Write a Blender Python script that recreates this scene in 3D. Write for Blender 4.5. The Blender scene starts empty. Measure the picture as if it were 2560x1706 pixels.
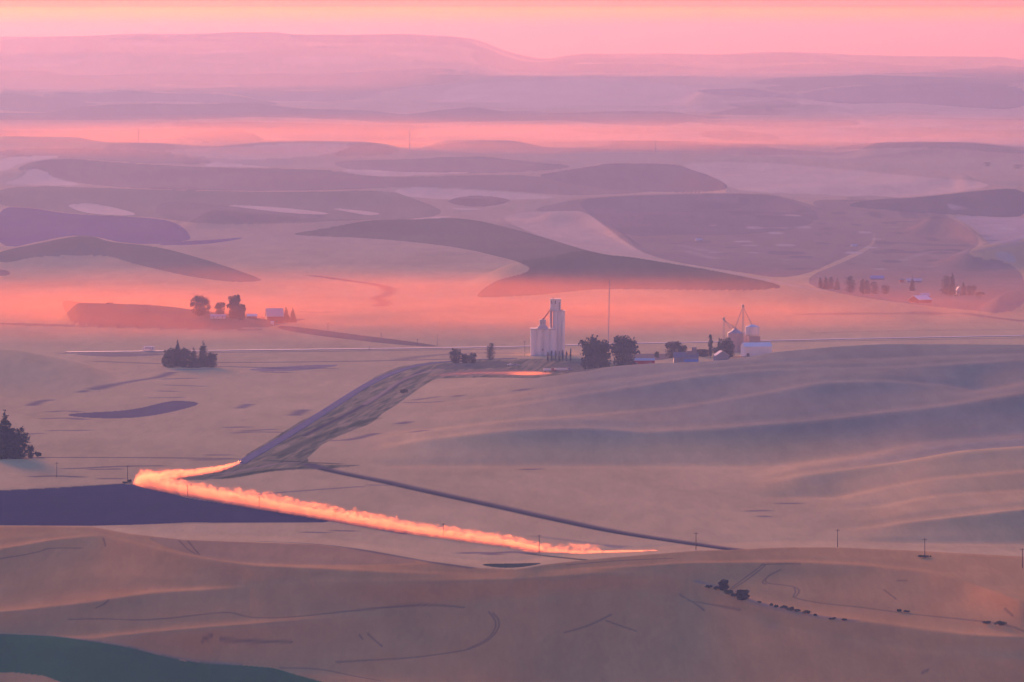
import bpy, bmesh, math, random
import numpy as np
from mathutils import Vector, Matrix, noise as mnoise

random.seed(7); rng = np.random.default_rng(7)
R = math.radians
scene = bpy.context.scene
COL = scene.collection

# ------------------------------------------------------------------ camera
F = 17233.0                    # focal length in pixels of the 2560 px wide photograph
CAMH = 273.5
PITCH = math.atan((853 - 109) / F)
cam_d = bpy.data.cameras.new("camera"); cam = bpy.data.objects.new("camera", cam_d); COL.objects.link(cam)
cam_d.sensor_width = 36; cam_d.lens = F / 2560 * 36
cam_d.clip_start = 1; cam_d.clip_end = 200000
cam.location = (0, 0, CAMH); cam.rotation_euler = (math.pi / 2 - PITCH, 0, 0)
scene.camera = cam

# ------------------------------------------------------------------ light
SUN_AZ, SUN_EL = -13.0, 7.5           # degrees: left of the view direction (+Y), above the horizon
sun_d = bpy.data.lights.new("sun", 'SUN'); sun = bpy.data.objects.new("sun", sun_d); COL.objects.link(sun)
sun_d.energy = 5.0; sun_d.angle = R(10); sun_d.color = (1.0, 0.38, 0.19)
sdir = Vector((math.sin(R(SUN_AZ)) * math.cos(R(SUN_EL)), math.cos(R(SUN_AZ)) * math.cos(R(SUN_EL)), math.sin(R(SUN_EL))))
sun.rotation_euler = (-sdir).to_track_quat('-Z', 'Y').to_euler()

world = bpy.data.worlds.new("World"); scene.world = world; world.use_nodes = True
wn = world.node_tree.nodes; wl = world.node_tree.links; wn.clear()
wo = wn.new('ShaderNodeOutputWorld'); bg = wn.new('ShaderNodeBackground')
sky = wn.new('ShaderNodeTexSky'); sky.sky_type = 'NISHITA'; sky.sun_disc = False
sky.sun_elevation = R(SUN_EL); sky.sun_rotation = R(SUN_AZ); sky.altitude = 900; sky.dust_density = 4; sky.ozone_density = 4
bg.inputs['Strength'].default_value = 0.10
# twilight tint: violet overhead, salmon low down, warmest on the sun's side, with faint streaks of cloud
tc = wn.new('ShaderNodeTexCoord'); sep = wn.new('ShaderNodeSeparateXYZ'); wl.new(tc.outputs['Generated'], sep.inputs[0])
ramp = wn.new('ShaderNodeValToRGB'); wl.new(sep.outputs['Z'], ramp.inputs[0])
cr = ramp.color_ramp
SKY = [(0.0, (1.95, .66, .54)), (0.03, (1.8, .70, .60)), (0.12, (1.85, 1.0, .98)), (0.4, (1.1, .97, 1.55)), (1.0, (.68, .98, 1.9))]
cr.elements[0].position = SKY[0][0]; cr.elements[0].color = (*SKY[0][1], 1)
cr.elements[1].position = SKY[-1][0]; cr.elements[1].color = (*SKY[-1][1], 1)
for p_, c_ in SKY[1:-1]:
    e = cr.elements.new(p_); e.color = (*c_, 1)
dot = wn.new('ShaderNodeVectorMath'); dot.operation = 'DOT_PRODUCT'; wl.new(tc.outputs['Generated'], dot.inputs[0])
hd = Vector((math.sin(R(SUN_AZ)), math.cos(R(SUN_AZ)), 0)); dot.inputs[1].default_value = hd
glow = wn.new('ShaderNodeMapRange'); wl.new(dot.outputs['Value'], glow.inputs[0])
glow.inputs[1].default_value = 0.91; glow.inputs[2].default_value = 0.998; glow.inputs[3].default_value = 0.0; glow.inputs[4].default_value = 1.0
gm = wn.new('ShaderNodeMixRGB'); gm.blend_type = 'MULTIPLY'; gm.inputs[0].default_value = 1
gc = wn.new('ShaderNodeMixRGB'); gc.inputs[1].default_value = (0.50, .86, 1.35, 1); gc.inputs[2].default_value = (1.35, 1.12, 0.88, 1)
wl.new(glow.outputs[0], gc.inputs[0]); wl.new(ramp.outputs[0], gm.inputs[1]); wl.new(gc.outputs[0], gm.inputs[2])
back = wn.new('ShaderNodeMapRange'); wl.new(dot.outputs['Value'], back.inputs[0]); back.inputs[1].default_value = -.4; back.inputs[2].default_value = .8; back.inputs[3].default_value = .38; back.inputs[4].default_value = 1.0
bm = wn.new('ShaderNodeVectorMath'); bm.operation = 'SCALE'; wl.new(gm.outputs[0], bm.inputs[0]); wl.new(back.outputs[0], bm.inputs['Scale']); gm = bm
mp = wn.new('ShaderNodeMapping'); mp.inputs['Scale'].default_value = (9, 9, 260); wl.new(tc.outputs['Generated'], mp.inputs[0])
cn = wn.new('ShaderNodeTexNoise'); cn.inputs['Scale'].default_value = 1.6; cn.inputs['Detail'].default_value = 4; wl.new(mp.outputs[0], cn.inputs[0])
cm = wn.new('ShaderNodeMapRange'); wl.new(cn.outputs[0], cm.inputs[0]); cm.inputs[1].default_value = .3; cm.inputs[2].default_value = .7; cm.inputs[3].default_value = .86; cm.inputs[4].default_value = 1.12
sm = wn.new('ShaderNodeVectorMath'); sm.operation = 'SCALE'; wl.new(gm.outputs[0], sm.inputs[0]); wl.new(cm.outputs[0], sm.inputs['Scale'])
ns = wn.new('ShaderNodeVectorMath'); ns.operation = 'MULTIPLY'; ns.inputs[1].default_value = (0.05, 0.022, 0.03); wl.new(sky.outputs[0], ns.inputs[0])
ad = wn.new('ShaderNodeVectorMath'); ad.operation = 'ADD'; wl.new(sm.outputs[0], ad.inputs[0]); wl.new(ns.outputs[0], ad.inputs[1])
wl.new(ad.outputs[0], bg.inputs[0]); wl.new(bg.outputs[0], wo.inputs[0])

scene.view_settings.view_transform = 'Standard'; scene.view_settings.look = 'None'
scene.view_settings.exposure = 2.2; scene.view_settings.gamma = 1.0; scene.view_settings.use_curve_mapping = False
scene.cycles.use_denoising = True
scene.cycles.max_bounces = 4; scene.cycles.volume_bounces = 0; scene.cycles.transparent_max_bounces = 16
scene.cycles.sample_clamp_indirect = 4

# ------------------------------------------------------------------ helpers
def tag(o, label=None, cat=None, group=None, kind=None):
    if label: o['label'] = label
    if cat: o['category'] = cat
    if group: o['group'] = group
    if kind: o['kind'] = kind
    return o

def mat(name, color, rough=0.9, spec=0.15, vary=0.12, scale=1.0, metallic=0.0, stretch=(1, 1, 1)):
    m = bpy.data.materials.new(name); m.use_nodes = True
    nt = m.node_tree; b = nt.nodes['Principled BSDF']
    b.inputs['Roughness'].default_value = rough; b.inputs['Specular IOR Level'].default_value = spec
    b.inputs['Metallic'].default_value = metallic
    t = nt.nodes.new('ShaderNodeTexCoord'); mp = nt.nodes.new('ShaderNodeMapping'); mp.inputs['Scale'].default_value = stretch
    n = nt.nodes.new('ShaderNodeTexNoise'); n.inputs['Scale'].default_value = scale; n.inputs['Detail'].default_value = 5
    nt.links.new(t.outputs['Object'], mp.inputs[0]); nt.links.new(mp.outputs[0], n.inputs['Vector'])
    r = nt.nodes.new('ShaderNodeValToRGB'); nt.links.new(n.outputs[0], r.inputs[0])
    r.color_ramp.elements[0].position = 0.3; r.color_ramp.elements[1].position = 0.7
    r.color_ramp.elements[0].color = tuple(c * (1 - vary) for c in color) + (1,)
    r.color_ramp.elements[1].color = tuple(min(1, c * (1 + vary)) for c in color) + (1,)
    nt.links.new(r.outputs[0], b.inputs['Base Color'])
    return m

def volmat(name, color, density, g=0.0):
    m = bpy.data.materials.new(name); m.use_nodes = True
    nt = m.node_tree; nt.nodes.clear()
    o = nt.nodes.new('ShaderNodeOutputMaterial'); v = nt.nodes.new('ShaderNodeVolumePrincipled')
    v.inputs['Color'].default_value = (*color, 1); v.inputs['Density'].default_value = density
    v.inputs['Anisotropy'].default_value = g
    nt.links.new(v.outputs[0], o.inputs['Volume'])
    return m

def link(name, me, m=None, parent=None, loc=None):
    o = bpy.data.objects.new(name, me)
    if m: me.materials.append(m)
    COL.objects.link(o)
    if parent: o.parent = parent
    if loc is not None: o.location = loc
    return o

def empty(name, loc, rz=0.0, label=None, cat=None, group=None):
    e = bpy.data.objects.new(name, None); COL.objects.link(e); e.location = loc; e.rotation_euler = (0, 0, rz)
    return tag(e, label, cat, group)

class MB:
    """collects shapes into one mesh"""
    def __init__(s): s.v = []; s.f = []
    def add(s, vs, fs):
        o = len(s.v); s.v += [tuple(p) for p in vs]; s.f += [tuple(i + o for i in f) for f in fs]; return s
    def box(s, x0, x1, y0, y1, z0, z1):
        return s.add([(x0,y0,z0),(x1,y0,z0),(x1,y1,z0),(x0,y1,z0),(x0,y0,z1),(x1,y0,z1),(x1,y1,z1),(x0,y1,z1)],
                     [(0,3,2,1),(4,5,6,7),(0,1,5,4),(1,2,6,5),(2,3,7,6),(3,0,4,7)])
    def prism(s, prof, x0, x1, axis='x'):
        """closed profile of (a,z) extruded along x (a=y) or y (a=x)"""
        n = len(prof)
        if axis == 'x': vs = [(x0, a, z) for a, z in prof] + [(x1, a, z) for a, z in prof]
        else: vs = [(a, x0, z) for a, z in prof] + [(a, x1, z) for a, z in prof]
        fs = [tuple(range(n)), tuple(range(2 * n - 1, n - 1, -1))] + [(i, i + n, (i + 1) % n + n, (i + 1) % n) for i in range(n)]
        return s.add(vs, fs)
    def lathe(s, prof, n=20, c=(0, 0)):
        vs = []; fs = []
        for r, z in prof:
            for k in range(n):
                a = 2 * math.pi * k / n; vs.append((c[0] + r * math.cos(a), c[1] + r * math.sin(a), z))
        for i in range(len(prof) - 1):
            for k in range(n):
                fs.append((i * n + k, i * n + (k + 1) % n, (i + 1) * n + (k + 1) % n, (i + 1) * n + k))
        fs.append(tuple(range(n - 1, -1, -1))); fs.append(tuple((len(prof) - 1) * n + k for k in range(n)))
        return s.add(vs, fs)
    def tube(s, a, b, r0, r1=None, n=7):
        r1 = r0 if r1 is None else r1
        a = Vector(a); b = Vector(b); q = (b - a).to_track_quat('Z', 'Y'); vs = []
        for p, r in ((a, r0), (b, r1)):
            for k in range(n):
                t = 2 * math.pi * k / n; vs.append(p + q @ Vector((r * math.cos(t), r * math.sin(t), 0)))
        return s.add(vs, [(k, (k + 1) % n, n + (k + 1) % n, n + k) for k in range(n)] + [tuple(range(n - 1, -1, -1)), tuple(range(n, 2 * n))])
    def build(s, name, m=None, parent=None, loc=None, smooth=False):
        me = bpy.data.meshes.new(name); me.from_pydata(s.v, [], s.f); me.update()
        if smooth: me.shade_smooth()
        return link(name, me, m, parent, loc)

# ------------------------------------------------------------------ terrain
AZ_D = np.radians(np.linspace(-4.6, 4.6, 1450))
AZ_L = np.radians(np.concatenate([np.arange(-180, -12, 3.0), np.arange(-12, -4.6, 0.12)]))
AZ = np.concatenate([AZ_L, AZ_D, -AZ_L[::-1]])
DD = [5.0]
while DD[-1] < 37000:
    d = DD[-1]
    if d < 2300: st = max(4, d * 0.12)
    elif d < 3250: st = 6
    elif d < 3950: st = 2.3
    elif d < 6500: st = min(7.0, 2.1 * d * d / (F * CAMH))
    elif d < 12000: st = 14
    elif d < 20000: st = 28
    elif d < 30000: st = 60
    else: st = d * 0.05
    DD.append(d + st)
DD = np.array(DD); NA, ND = len(AZ), len(DD)
TOP = np.array([(1706, 2951), (1300, 3957), (940, 5672), (800, 6821), (760, 7240), (700, 7900), (650, 8550), (600, 9300), (550, 10200),
                (500, 11300), (450, 12600), (400, 14200), (350, 16000), (300, 18000), (250, 20300), (200, 23000)], float)
_tz = CAMH - TOP[:, 1] * (TOP[:, 0] - 109) / F
def base_z(d):
    return np.interp(d, TOP[:, 1], _tz, left=0.0, right=_tz[-1])
_dd = np.linspace(0, 90000, 9001); _bz = base_z(_dd)
_k = np.exp(-np.linspace(-2, 2, 121) ** 2); _k /= _k.sum()
_bz = np.convolve(np.pad(_bz, 60, mode='edge'), _k, 'valid')
def D_of_row(r):
    """distance of the undisturbed ground at an image row"""
    rows = 109 + (CAMH - _bz[250:2600]) / _dd[250:2600] * F
    return np.interp(-np.asarray(r, float), -rows, _dd[250:2600])
AZg, Dg = np.meshgrid(AZ, DD)
X = Dg * np.sin(AZg); Y = Dg * np.cos(AZg)
Z = np.interp(Dg, _dd, _bz) + 262 * np.exp(-(Dg / 600) ** 2)
PXA = 1280 + F * np.tan(AZ) * math.cos(PITCH) * 1.0     # photo column of each azimuth (mid height)
cP, sP = math.cos(PITCH), math.sin(PITCH)

def vnoise(x, y, lam, seed):
    r = np.random.default_rng(seed); g = r.standard_normal((257, 257)); g[256] = g[0]; g[:, 256] = g[:, 0]
    u = x / lam; v = y / lam; iu = np.floor(u).astype(int); iv = np.floor(v).astype(int)
    fu = u - iu; fv = v - iv; fu = fu * fu * fu * (fu * (6 * fu - 15) + 10); fv = fv * fv * fv * (fv * (6 * fv - 15) + 10)
    iu &= 255; iv &= 255
    return (g[iu, iv] * (1 - fu) + g[iu + 1, iv] * fu) * (1 - fv) + (g[iu, iv + 1] * (1 - fu) + g[iu + 1, iv + 1] * fu) * fv

def sstep(a, b, x):
    t = np.clip((x - a) / (b - a), 0, 1); return t * t * (3 - 2 * t)
# rolling ground: smooth on the near plain, rougher towards the far hills
far = sstep(8200, 11000, Dg)
Z += far * (5.5 * vnoise(X + 900, Y * 0.8, 620, 1) + 3.0 * vnoise(X, Y, 300, 2) + 1.2 * vnoise(X, Y, 130, 3))
Z += sstep(15000, 20000, Dg) * (9 * vnoise(X, Y * .6, 1500, 4) + 4 * vnoise(X, Y, 620, 5)) * (1 - sstep(23000, 25000, Dg) * .5)
Z += (1 - far) * sstep(2000, 2600, Dg) * (0.10 * vnoise(X, Y, 170, 6) + .4 * vnoise(X, Y, 520, 7))

def rows_of(Zm):
    zz = Zm - CAMH
    return 853 - F * (Y * sP + zz * cP) / (Y * cP - zz * sP)
JV = np.where(np.abs(AZ) < R(14))[0]

def smooth1(a, sig_px=14):
    step = (PXA[NA // 2 + 1] - PXA[NA // 2]); s = max(1, sig_px / step); n = int(3 * s)
    k = np.exp(-0.5 * (np.arange(-n, n + 1) / s) ** 2); k /= k.sum()
    return np.convolve(np.pad(a, n, mode='edge'), k, 'valid')

def prof(d, wf, wb):
    t = np.where(d < 0, -d / wf, d / wb); t = np.clip(t, 0, 1)
    return 0.5 * (1 + np.cos(np.pi * t))

def ridge(pts, wf, wb, ext=(True, True), sig=14, taper=120):
    """pts: (photo x, crest row, row of the flat ground where the crest stands); raises a ridge whose crest shows at that row"""
    global Z
    p = np.array(pts, float)
    cr_ = smooth1(np.interp(PXA, p[:, 0], p[:, 1]), sig); yb = smooth1(np.interp(PXA, p[:, 0], p[:, 2]), sig * 2)
    Dk = D_of_row(yb)
    zt = CAMH - Dk * np.tan(PITCH + np.arctan((cr_ - 853) / F))
    fr = np.interp(Dk, DD, np.arange(ND)); i0 = fr.astype(int); f_ = fr - i0; j = np.arange(NA)
    zc = Z[i0, j] * (1 - f_) + Z[i0 + 1, j] * f_
    A = zt - zc
    w = np.ones(NA)
    if not ext[0]: w *= sstep(p[0, 0], p[0, 0] + taper, PXA)
    else: w *= sstep(-2600, -700, PXA)
    if not ext[1]: w *= 1 - sstep(p[-1, 0] - taper, p[-1, 0], PXA)
    else: w *= 1 - sstep(3200, 5200, PXA)
    Z = Z + (A * w)[None, :] * prof(Dg - Dk[None, :], wf, wb)

def hits(Rm, py):
    """per column: fractional row index where the sight line of image row py first meets the ground"""
    M = np.minimum.accumulate(Rm, 0)
    ok = M <= py[None, :]
    i = ok.argmax(0); i = np.where(ok.any(0), i, ND - 1); i = np.maximum(i, 1); j = np.arange(Rm.shape[1])
    a = Rm[i - 1, j]; b = Rm[i, j]
    t = np.clip((a - py) / np.where(np.abs(a - b) < 1e-6, 1e-6, a - b), 0, 1)
    return DD[i - 1] * (1 - t) + DD[i] * t

def fold(pts, amp, wf, wb, ext=(False, False), sig=16, taper=140):
    """a small fold of the ground whose crest line shows along pts (photo x, row)"""
    global Z
    p = np.array(pts, float)
    w = np.ones(NA)
    if not ext[0]: w *= sstep(p[0, 0], p[0, 0] + taper, PXA)
    if not ext[1]: w *= 1 - sstep(p[-1, 0] - taper, p[-1, 0], PXA)
    w *= sstep(-1400, -200, PXA) * (1 - sstep(2760, 4000, PXA))
    A = 1.8 * FGK * amp * w
    j0, j1 = JV[0], JV[-1] + 1
    py = smooth1(np.interp(PXA, p[:, 0], p[:, 1]), sig)
    dk = np.full(NA, D_of_row(np.clip(py, 140, 1700)))
    Rm = rows_of(Z)[:, j0:j1]
    tgt = (py + A * F / dk)[j0:j1]
    dh = hits(Rm, tgt)
    full = smooth1(np.interp(np.arange(NA), np.arange(j0, j1), dh), 34)
    Z = Z + A[None, :] * prof(Dg - full[None, :], wf, wb)

FGK = 1.0
# ---- far hills
ridge([(-300,94,140),(0,94,140),(490,86,140),(696,83,140),(729,88,140),(1023,87,140),(1170,98,140),(1290,124,142),(1420,150,150)], 3500, 2500, (True, False))
fold([(-300,150),(0,148),(200,142),(480,140),(760,136),(1000,152),(1280,180)], 22, 1500, 900, (True, False))
ridge([(1180,172,178),(1330,151,178),(1443,140,178),(1660,134,178),(1824,137,178),(1933,132,178),(2042,132,178),(2178,141,178),(2313,147,178),(2504,144,178),(2560,152,178)], 3500, 1500, (False, True), taper=220)
ridge([(900,205,215),(1100,188,215),(1400,192,215),(1800,198,215),(2150,190,215),(2560,196,215)], 1500, 900, (False, True), taper=300)
ridge([(1700,232,245),(1770,222,245),(1878,220,245),(1982,238,245),(2069,220,245),(2178,212,245),(2210,218,245),(2286,209,245),(2422,207,245),(2560,215,245)], 1500, 500, (False, True), taper=60)
ridge([(-100,226,250),(33,223,250),(109,231,250),(228,234,250),(326,224,250),(408,234,250),(517,231,250),(566,231,250),(636,245,252),(740,264,268)], 1200, 500, (True, False))
ridge([(1740,276,282),(1900,262,282),(2040,262,282),(2200,272,284)], 500, 350, (False, False))
ridge([(-100,287,296),(109,286,296),(228,262,290),(381,257,288),(462,261,288),(642,256,288),(724,269,292),(789,272,292),(925,277,294),(1017,288,296),(1100,276,294),(1186,267,292),(1290,285,296),(1450,286,298),(1660,279,298),(1760,296,304),(1900,300,306),(2150,292,306),(2560,318,326)], 700, 500)
# small hills standing in the dusty valley
ridge([(420,340,350),(500,328,350),(598,324,350),(690,348,356)], 500, 400, (False, False), taper=60)
ridge([(1000,366,372),(1120,352,370),(1250,350,372),(1400,362,376)], 400, 400, (False, False))
ridge([(2080,372,384),(2200,356,384),(2420,354,388),(2560,368,392)], 500, 400, (False, True))
# the long ridge in front of the dusty valley
ridge([(-300,338,378),(0,340,378),(190,343,378),(256,355,385),(381,359,388),(544,366,392),(653,356,388),(734,352,386),(925,355,388),(968,362,392),(1023,375,398),(1280,383,402),(1362,389,408),(1552,382,406),(1824,386,412),(1987,394,420),(2205,411,436),(2303,432,450),(2477,459,478),(2560,470,488)], 650, 420)
ridge([(-100,440,462),(30,424,452),(82,402,446),(163,394,440),(326,408,446),(435,413,448),(544,419,450),(653,419,450),(816,422,452),(870,435,458),(925,442,462),(1034,438,460),(1280,434,458),(1400,430,455),(1470,416,448),(1525,407,446),(1693,408,448),(1726,424,455),(1791,443,466),(1850,484,490)], 480, 260, (True, False), taper=40)
fold([(800,402),(1000,399),(1200,389),(1290,399),(1480,416)], 8, 300, 250)
ridge([(-100,466,500),(100,466,500),(300,470,498),(500,476,500),(700,480,506),(900,470,504),(1034,494,514),(1280,500,520),(1443,495,520),(1579,487,516),(1906,481,512),(2000,500,524),(2178,500,526),(2286,493,524),(2411,481,520),(2560,468,512)], 420, 240)
ridge([(-100,515,545),(82,519,545),(174,534,556),(381,543,560),(440,556,568),(481,596,600)], 350, 200, (True, False), taper=50)
ridge([(420,545,566),(544,524,556),(650,534,560),(800,546,570),(925,549,572),(1034,547,572),(1153,541,570),(1280,560,584),(1380,585,600)], 300, 220, (False, False), taper=120)
ridge([(1300,545,556),(1390,528,556),(1460,527,556),(1540,570,584),(1620,625,632)], 260, 160, (False, False), taper=80)
ridge([(-100,640,662),(0,627,652),(71,614,646),(190,589,640),(234,590,640),(272,606,646),(381,613,652),(490,640,664),(653,694,706)], 380, 220, (True, False), taper=80)
ridge([(1150,700,712),(1300,655,694),(1450,628,684),(1579,641,694),(1770,668,712),(1860,684,722),(1971,708,742),(2040,722,752),(2150,742,768),(2286,761,780),(2370,772,786)], 420, 330, (False, False), taper=120)
ridge([(2250,560,580),(2330,540,572),(2400,548,578),(2466,604,616),(2520,600,625)], 260, 200, (False, False), taper=80)
ridge([(2300,655,664),(2420,622,660),(2560,590,650)], 300, 260, (False, True), taper=120)
ridge([(2440,760,775),(2500,735,765),(2560,720,765)], 200, 200, (False, True), taper=60)
# left farm's rise
ridge([(140,760,796),(200,757,800),(261,758,802),(381,761,806),(473,772,808),(600,790,812),(720,806,815)], 160, 140, (False, False), taper=60)
# low mounds on the left of the plain
ridge([(-200,868,920),(0,874,925),(54,877,925),(163,900,930),(245,925,940),(300,938,944)], 420, 200, (True, False), taper=100)
# ---- profiles through crest lines: each column's ground runs through the crests one behind the other
def zrow(D, row): return CAMH - D * np.tan(PITCH + np.arctan((row - 853) / F))
def stack(anchors, p=1.7, dip=1.0, sig=9.0):
    """anchors: near to far, (D per column, z per column); flat just behind a crest, steepening up to the next one"""
    out = np.full((ND, NA), np.nan)
    for (d0, z0), (d1, z1) in zip(anchors[:-1], anchors[1:]):
        t = (Dg - d0[None, :]) / (d1 - d0)[None, :]
        m = (t >= 0) & (t < 1); t = np.clip(t, 0, 1)
        gap = (d1 - d0)[None, :]
        s = t ** p
        zz = z0[None, :] + (z1 - z0)[None, :] * s - np.minimum(dip, gap * .012) * np.clip(np.maximum(np.abs(z0), np.abs(z1)) / 4, 0, 1)[None, :] * np.sin(np.pi * np.clip(t * 2.2, 0, 1))
        out = np.where(m, zz, out)
    return out
def smoothD(A, lo, hi, sig):
    i0, i1 = np.searchsorted(DD, lo), np.searchsorted(DD, hi)
    st = (DD[i1] - DD[i0]) / (i1 - i0); n = max(1, int(3 * sig / st)); k = np.exp(-.5 * (np.arange(-n, n + 1) * st / sig) ** 2); k /= k.sum()
    B = A.copy(); acc = np.zeros_like(A[i0:i1])
    for q, w in zip(range(-n, n + 1), k): acc += w * A[i0 + q:i1 + q]
    B[i0:i1] = acc; return B
def R_(pts, sig=16):
    p = np.array(pts, float); return smooth1(np.interp(PXA, p[:, 0], p[:, 1]), sig)
one = np.ones(NA)
fadeR = 1 - sstep(3200, 5200, PXA)
hillA = [(one * 3760, one * 0)]
for D_, pts in [
    (3870, [(1800,1380),(1900,1352),(2014,1345),(2259,1300),(2560,1263)]),
    (4020, [(1850,1320),(1950,1286),(2050,1276),(2204,1262),(2340,1234),(2560,1220)]),
    (4140, [(2000,1262),(2100,1240),(2200,1217),(2330,1192),(2560,1171)]),
    (4270, [(1800,1225),(1900,1205),(2000,1182),(2250,1150),(2400,1122),(2560,1110)]),
    (4440, [(1800,1176),(1900,1168),(1950,1162),(2177,1132),(2313,1104),(2560,1083)]),
    (4640, [(860,1130),(960,1113),(1060,1093),(1280,1069),(1470,1064),(1606,1074),(1770,1066),(2041,1044),(2367,1006),(2560,974)]),
    (4860, [(960,1085),(1100,1068),(1280,1050),(1500,1034),(1687,1017),(1905,979),(2041,952),(2204,946),(2367,960),(2449,974),(2560,951)]),
    (5040, [(860,1056),(1060,1038),(1280,1010),(1500,975),(1742,936),(1905,921),(2204,916),(2560,894)]),
    (5200, [(920,1024),(1120,1004),(1280,985),(1500,950),(1742,921),(1905,908),(2204,893),(2560,880)]),
    (5360, [(1000,992),(1180,968),(1300,952),(1377,942),(1530,917),(1637,907),(1742,903),(1851,893),(1932,877),(2095,862),(2204,856),(2560,857)])]:
    z_ = zrow(one * D_, R_(pts)) - 1.0; z_ = np.where(z_ > 2, z_, np.where(z_ < -2, 0, (z_ + 2) ** 2 / 8)) * fadeR
    hillA.append((one * D_, z_))
hillA.append((one * 5480, hillA[-1][1] * .8)); hillA.append((one * 5720, one * 0))
h_ = stack(hillA[:-2], 2.5, 1.6); tail = stack(hillA[-3:], 1.0, 0)
h_ = np.where(np.isnan(h_), tail, h_); h_ = np.nan_to_num(h_)
Z += smoothD(h_, 3500, 6200, 8)
# ---- foreground hills
r5 = R_([(-300,1312),(0,1315),(109,1314),(228,1316),(326,1334),(462,1349),(626,1355),(789,1360),(925,1376),(1061,1403),(1186,1419),(1290,1422),(1378,1409),(1498,1396),(1742,1376),(1824,1374),(1960,1368),(2096,1367),(2286,1376),(2560,1392)], 10)
r4 = R_([(-100,1376),(0,1368),(136,1345),(245,1334),(326,1354),(462,1386),(626,1413),(900,1426),(1186,1436),(1400,1428),(1560,1416),(1742,1406),(1987,1403),(2150,1410),(2313,1426),(2422,1449),(2560,1501)])
r3 = R_([(-100,1535),(0,1526),(136,1509),(245,1498),(381,1480),(544,1470),(816,1452),(1100,1452),(1300,1448),(1500,1434),(1661,1436),(1742,1452),(1824,1485),(1950,1517),(2042,1539),(2205,1558),(2422,1583),(2560,1588)])
r2 = R_([(-100,1578),(0,1574),(100,1590),(218,1592),(435,1574),(707,1550),(1034,1526),(1280,1506),(1470,1490),(1620,1484),(1742,1506),(1850,1540),(2042,1590),(2300,1628),(2560,1640)])
r1 = R_([(-100,1590),(0,1592),(131,1604),(261,1618),(326,1630),(462,1657),(653,1672),(850,1692),(1100,1735),(1600,1750),(2560,1770)], 26)
r4 = np.maximum(r4, r5 + 12); r3 = np.maximum(r3, r4 + 12); r2 = np.maximum(r2, r3 + 14); r1 = np.maximum(r1, r2 + 14)
D5 = (CAMH - 3) * F / (r5 - 109)
D5s = smooth1(D5, 170); D4 = np.minimum(D5s - smooth1(np.maximum((r4 - r5) / .62, 22), 110), D5 - 18); D4s = smooth1(D4, 60); D3 = np.minimum(D4, D4s) - smooth1(np.maximum((r3 - r4) / .9, 30), 110); D2 = D3 - smooth1(np.maximum((r2 - r3) / .9, 30), 110); D1 = D2 - smooth1(np.maximum((r1 - r2) / .95, 30), 110)
for _n, _z, _r, _w in (('D4', 1, r4, .85), ('D3', -8, r3, .5), ('D2', -18, r2, .5), ('D1', -40, r1, .6)):
    globals()[_n] = (1 - _w) * globals()[_n] + _w * (CAMH - _z) * F / (_r - 109)
D4 = np.minimum(D4, D5 - 18); D3 = np.minimum(D3, D4 - 26); D2 = np.minimum(D2, D3 - 26); D1 = np.minimum(D1, D2 - 26)
D0 = D1 - 170
fgA = [(D0, zrow(D0, r1 + 170 * .95))] + [(d_, zrow(d_, q_)) for d_, q_ in ((D1, r1), (D2, r2), (D3, r3), (D4, r4), (D5, r5))]
fg_ = stack(fgA, 2.0, 1.2)
bk = stack([(D5, fgA[-1][1]), (D5 + 90, one * 0)], .8, 0)
nr = stack([(one * 1500, one * 4), (D0, fgA[0][1])], 1.2, 0)
fg_ = np.where(np.isnan(fg_), np.where(np.isnan(bk), nr, bk), fg_)
w_ = (sstep(-4200, -1800, PXA) * (1 - sstep(4200, 6600, PXA)))[None, :] * ~np.isnan(fg_)
fgz = Z * (1 - w_) + np.nan_to_num(fg_) * w_
Z = smoothD(fgz + .25 * vnoise(X, Y, 60, 41) * sstep(1600, 2600, Dg) * (Dg < 3600), 2600, 4000, 7)

ROWS = rows_of(Z)
ROWMIN = np.minimum.accumulate(ROWS, 0)
def az_of(px, py):
    u = (px - 1280) / F; v = (853 - py) / F
    return math.atan2(u, cP + v * sP)
def hit(px, py):
    """(azimuth, distance) where the sight line through a photo pixel meets the ground"""
    a = az_of(px, py); fj = float(np.interp(a, AZ, np.arange(NA))); j = int(fj); t = fj - j
    out = []
    for jj in (j, min(j + 1, NA - 1)):
        m = ROWMIN[:, jj]; i = int(np.argmax(m <= py)) if m[-1] <= py else ND - 1
        i = max(i, 1); r0, r1 = ROWS[i - 1, jj], ROWS[i, jj]
        tt = min(max((r0 - py) / (r0 - r1), 0), 1) if abs(r0 - r1) > 1e-6 else 1
        out.append(DD[i - 1] * (1 - tt) + DD[i] * tt)
    if abs(out[0] - out[1]) > 60: return a, out[0] if t < .5 else out[1]
    return a, out[0] * (1 - t) + out[1] * t
def gz(x, y):
    d = math.hypot(x, y); a = math.atan2(x, y)
    fi = float(np.interp(d, DD, np.arange(ND))); fj = float(np.interp(a, AZ, np.arange(NA)))
    i = min(int(fi), ND - 2); j = min(int(fj), NA - 2); u = fi - i; v = fj - j
    return float((Z[i, j] * (1 - v) + Z[i, j + 1] * v) * (1 - u) + (Z[i + 1, j] * (1 - v) + Z[i + 1, j + 1] * v) * u)
def at(px, py):
    a, d = hit(px, py); x, y = d * math.sin(a), d * math.cos(a); return Vector((x, y, gz(x, y)))
def stand(px, D):
    a = az_of(px, 860); x, y = D * math.sin(a), D * math.cos(a); return Vector((x, y, gz(x, y)))
def flatD(row): return float(D_of_row(row))

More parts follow.
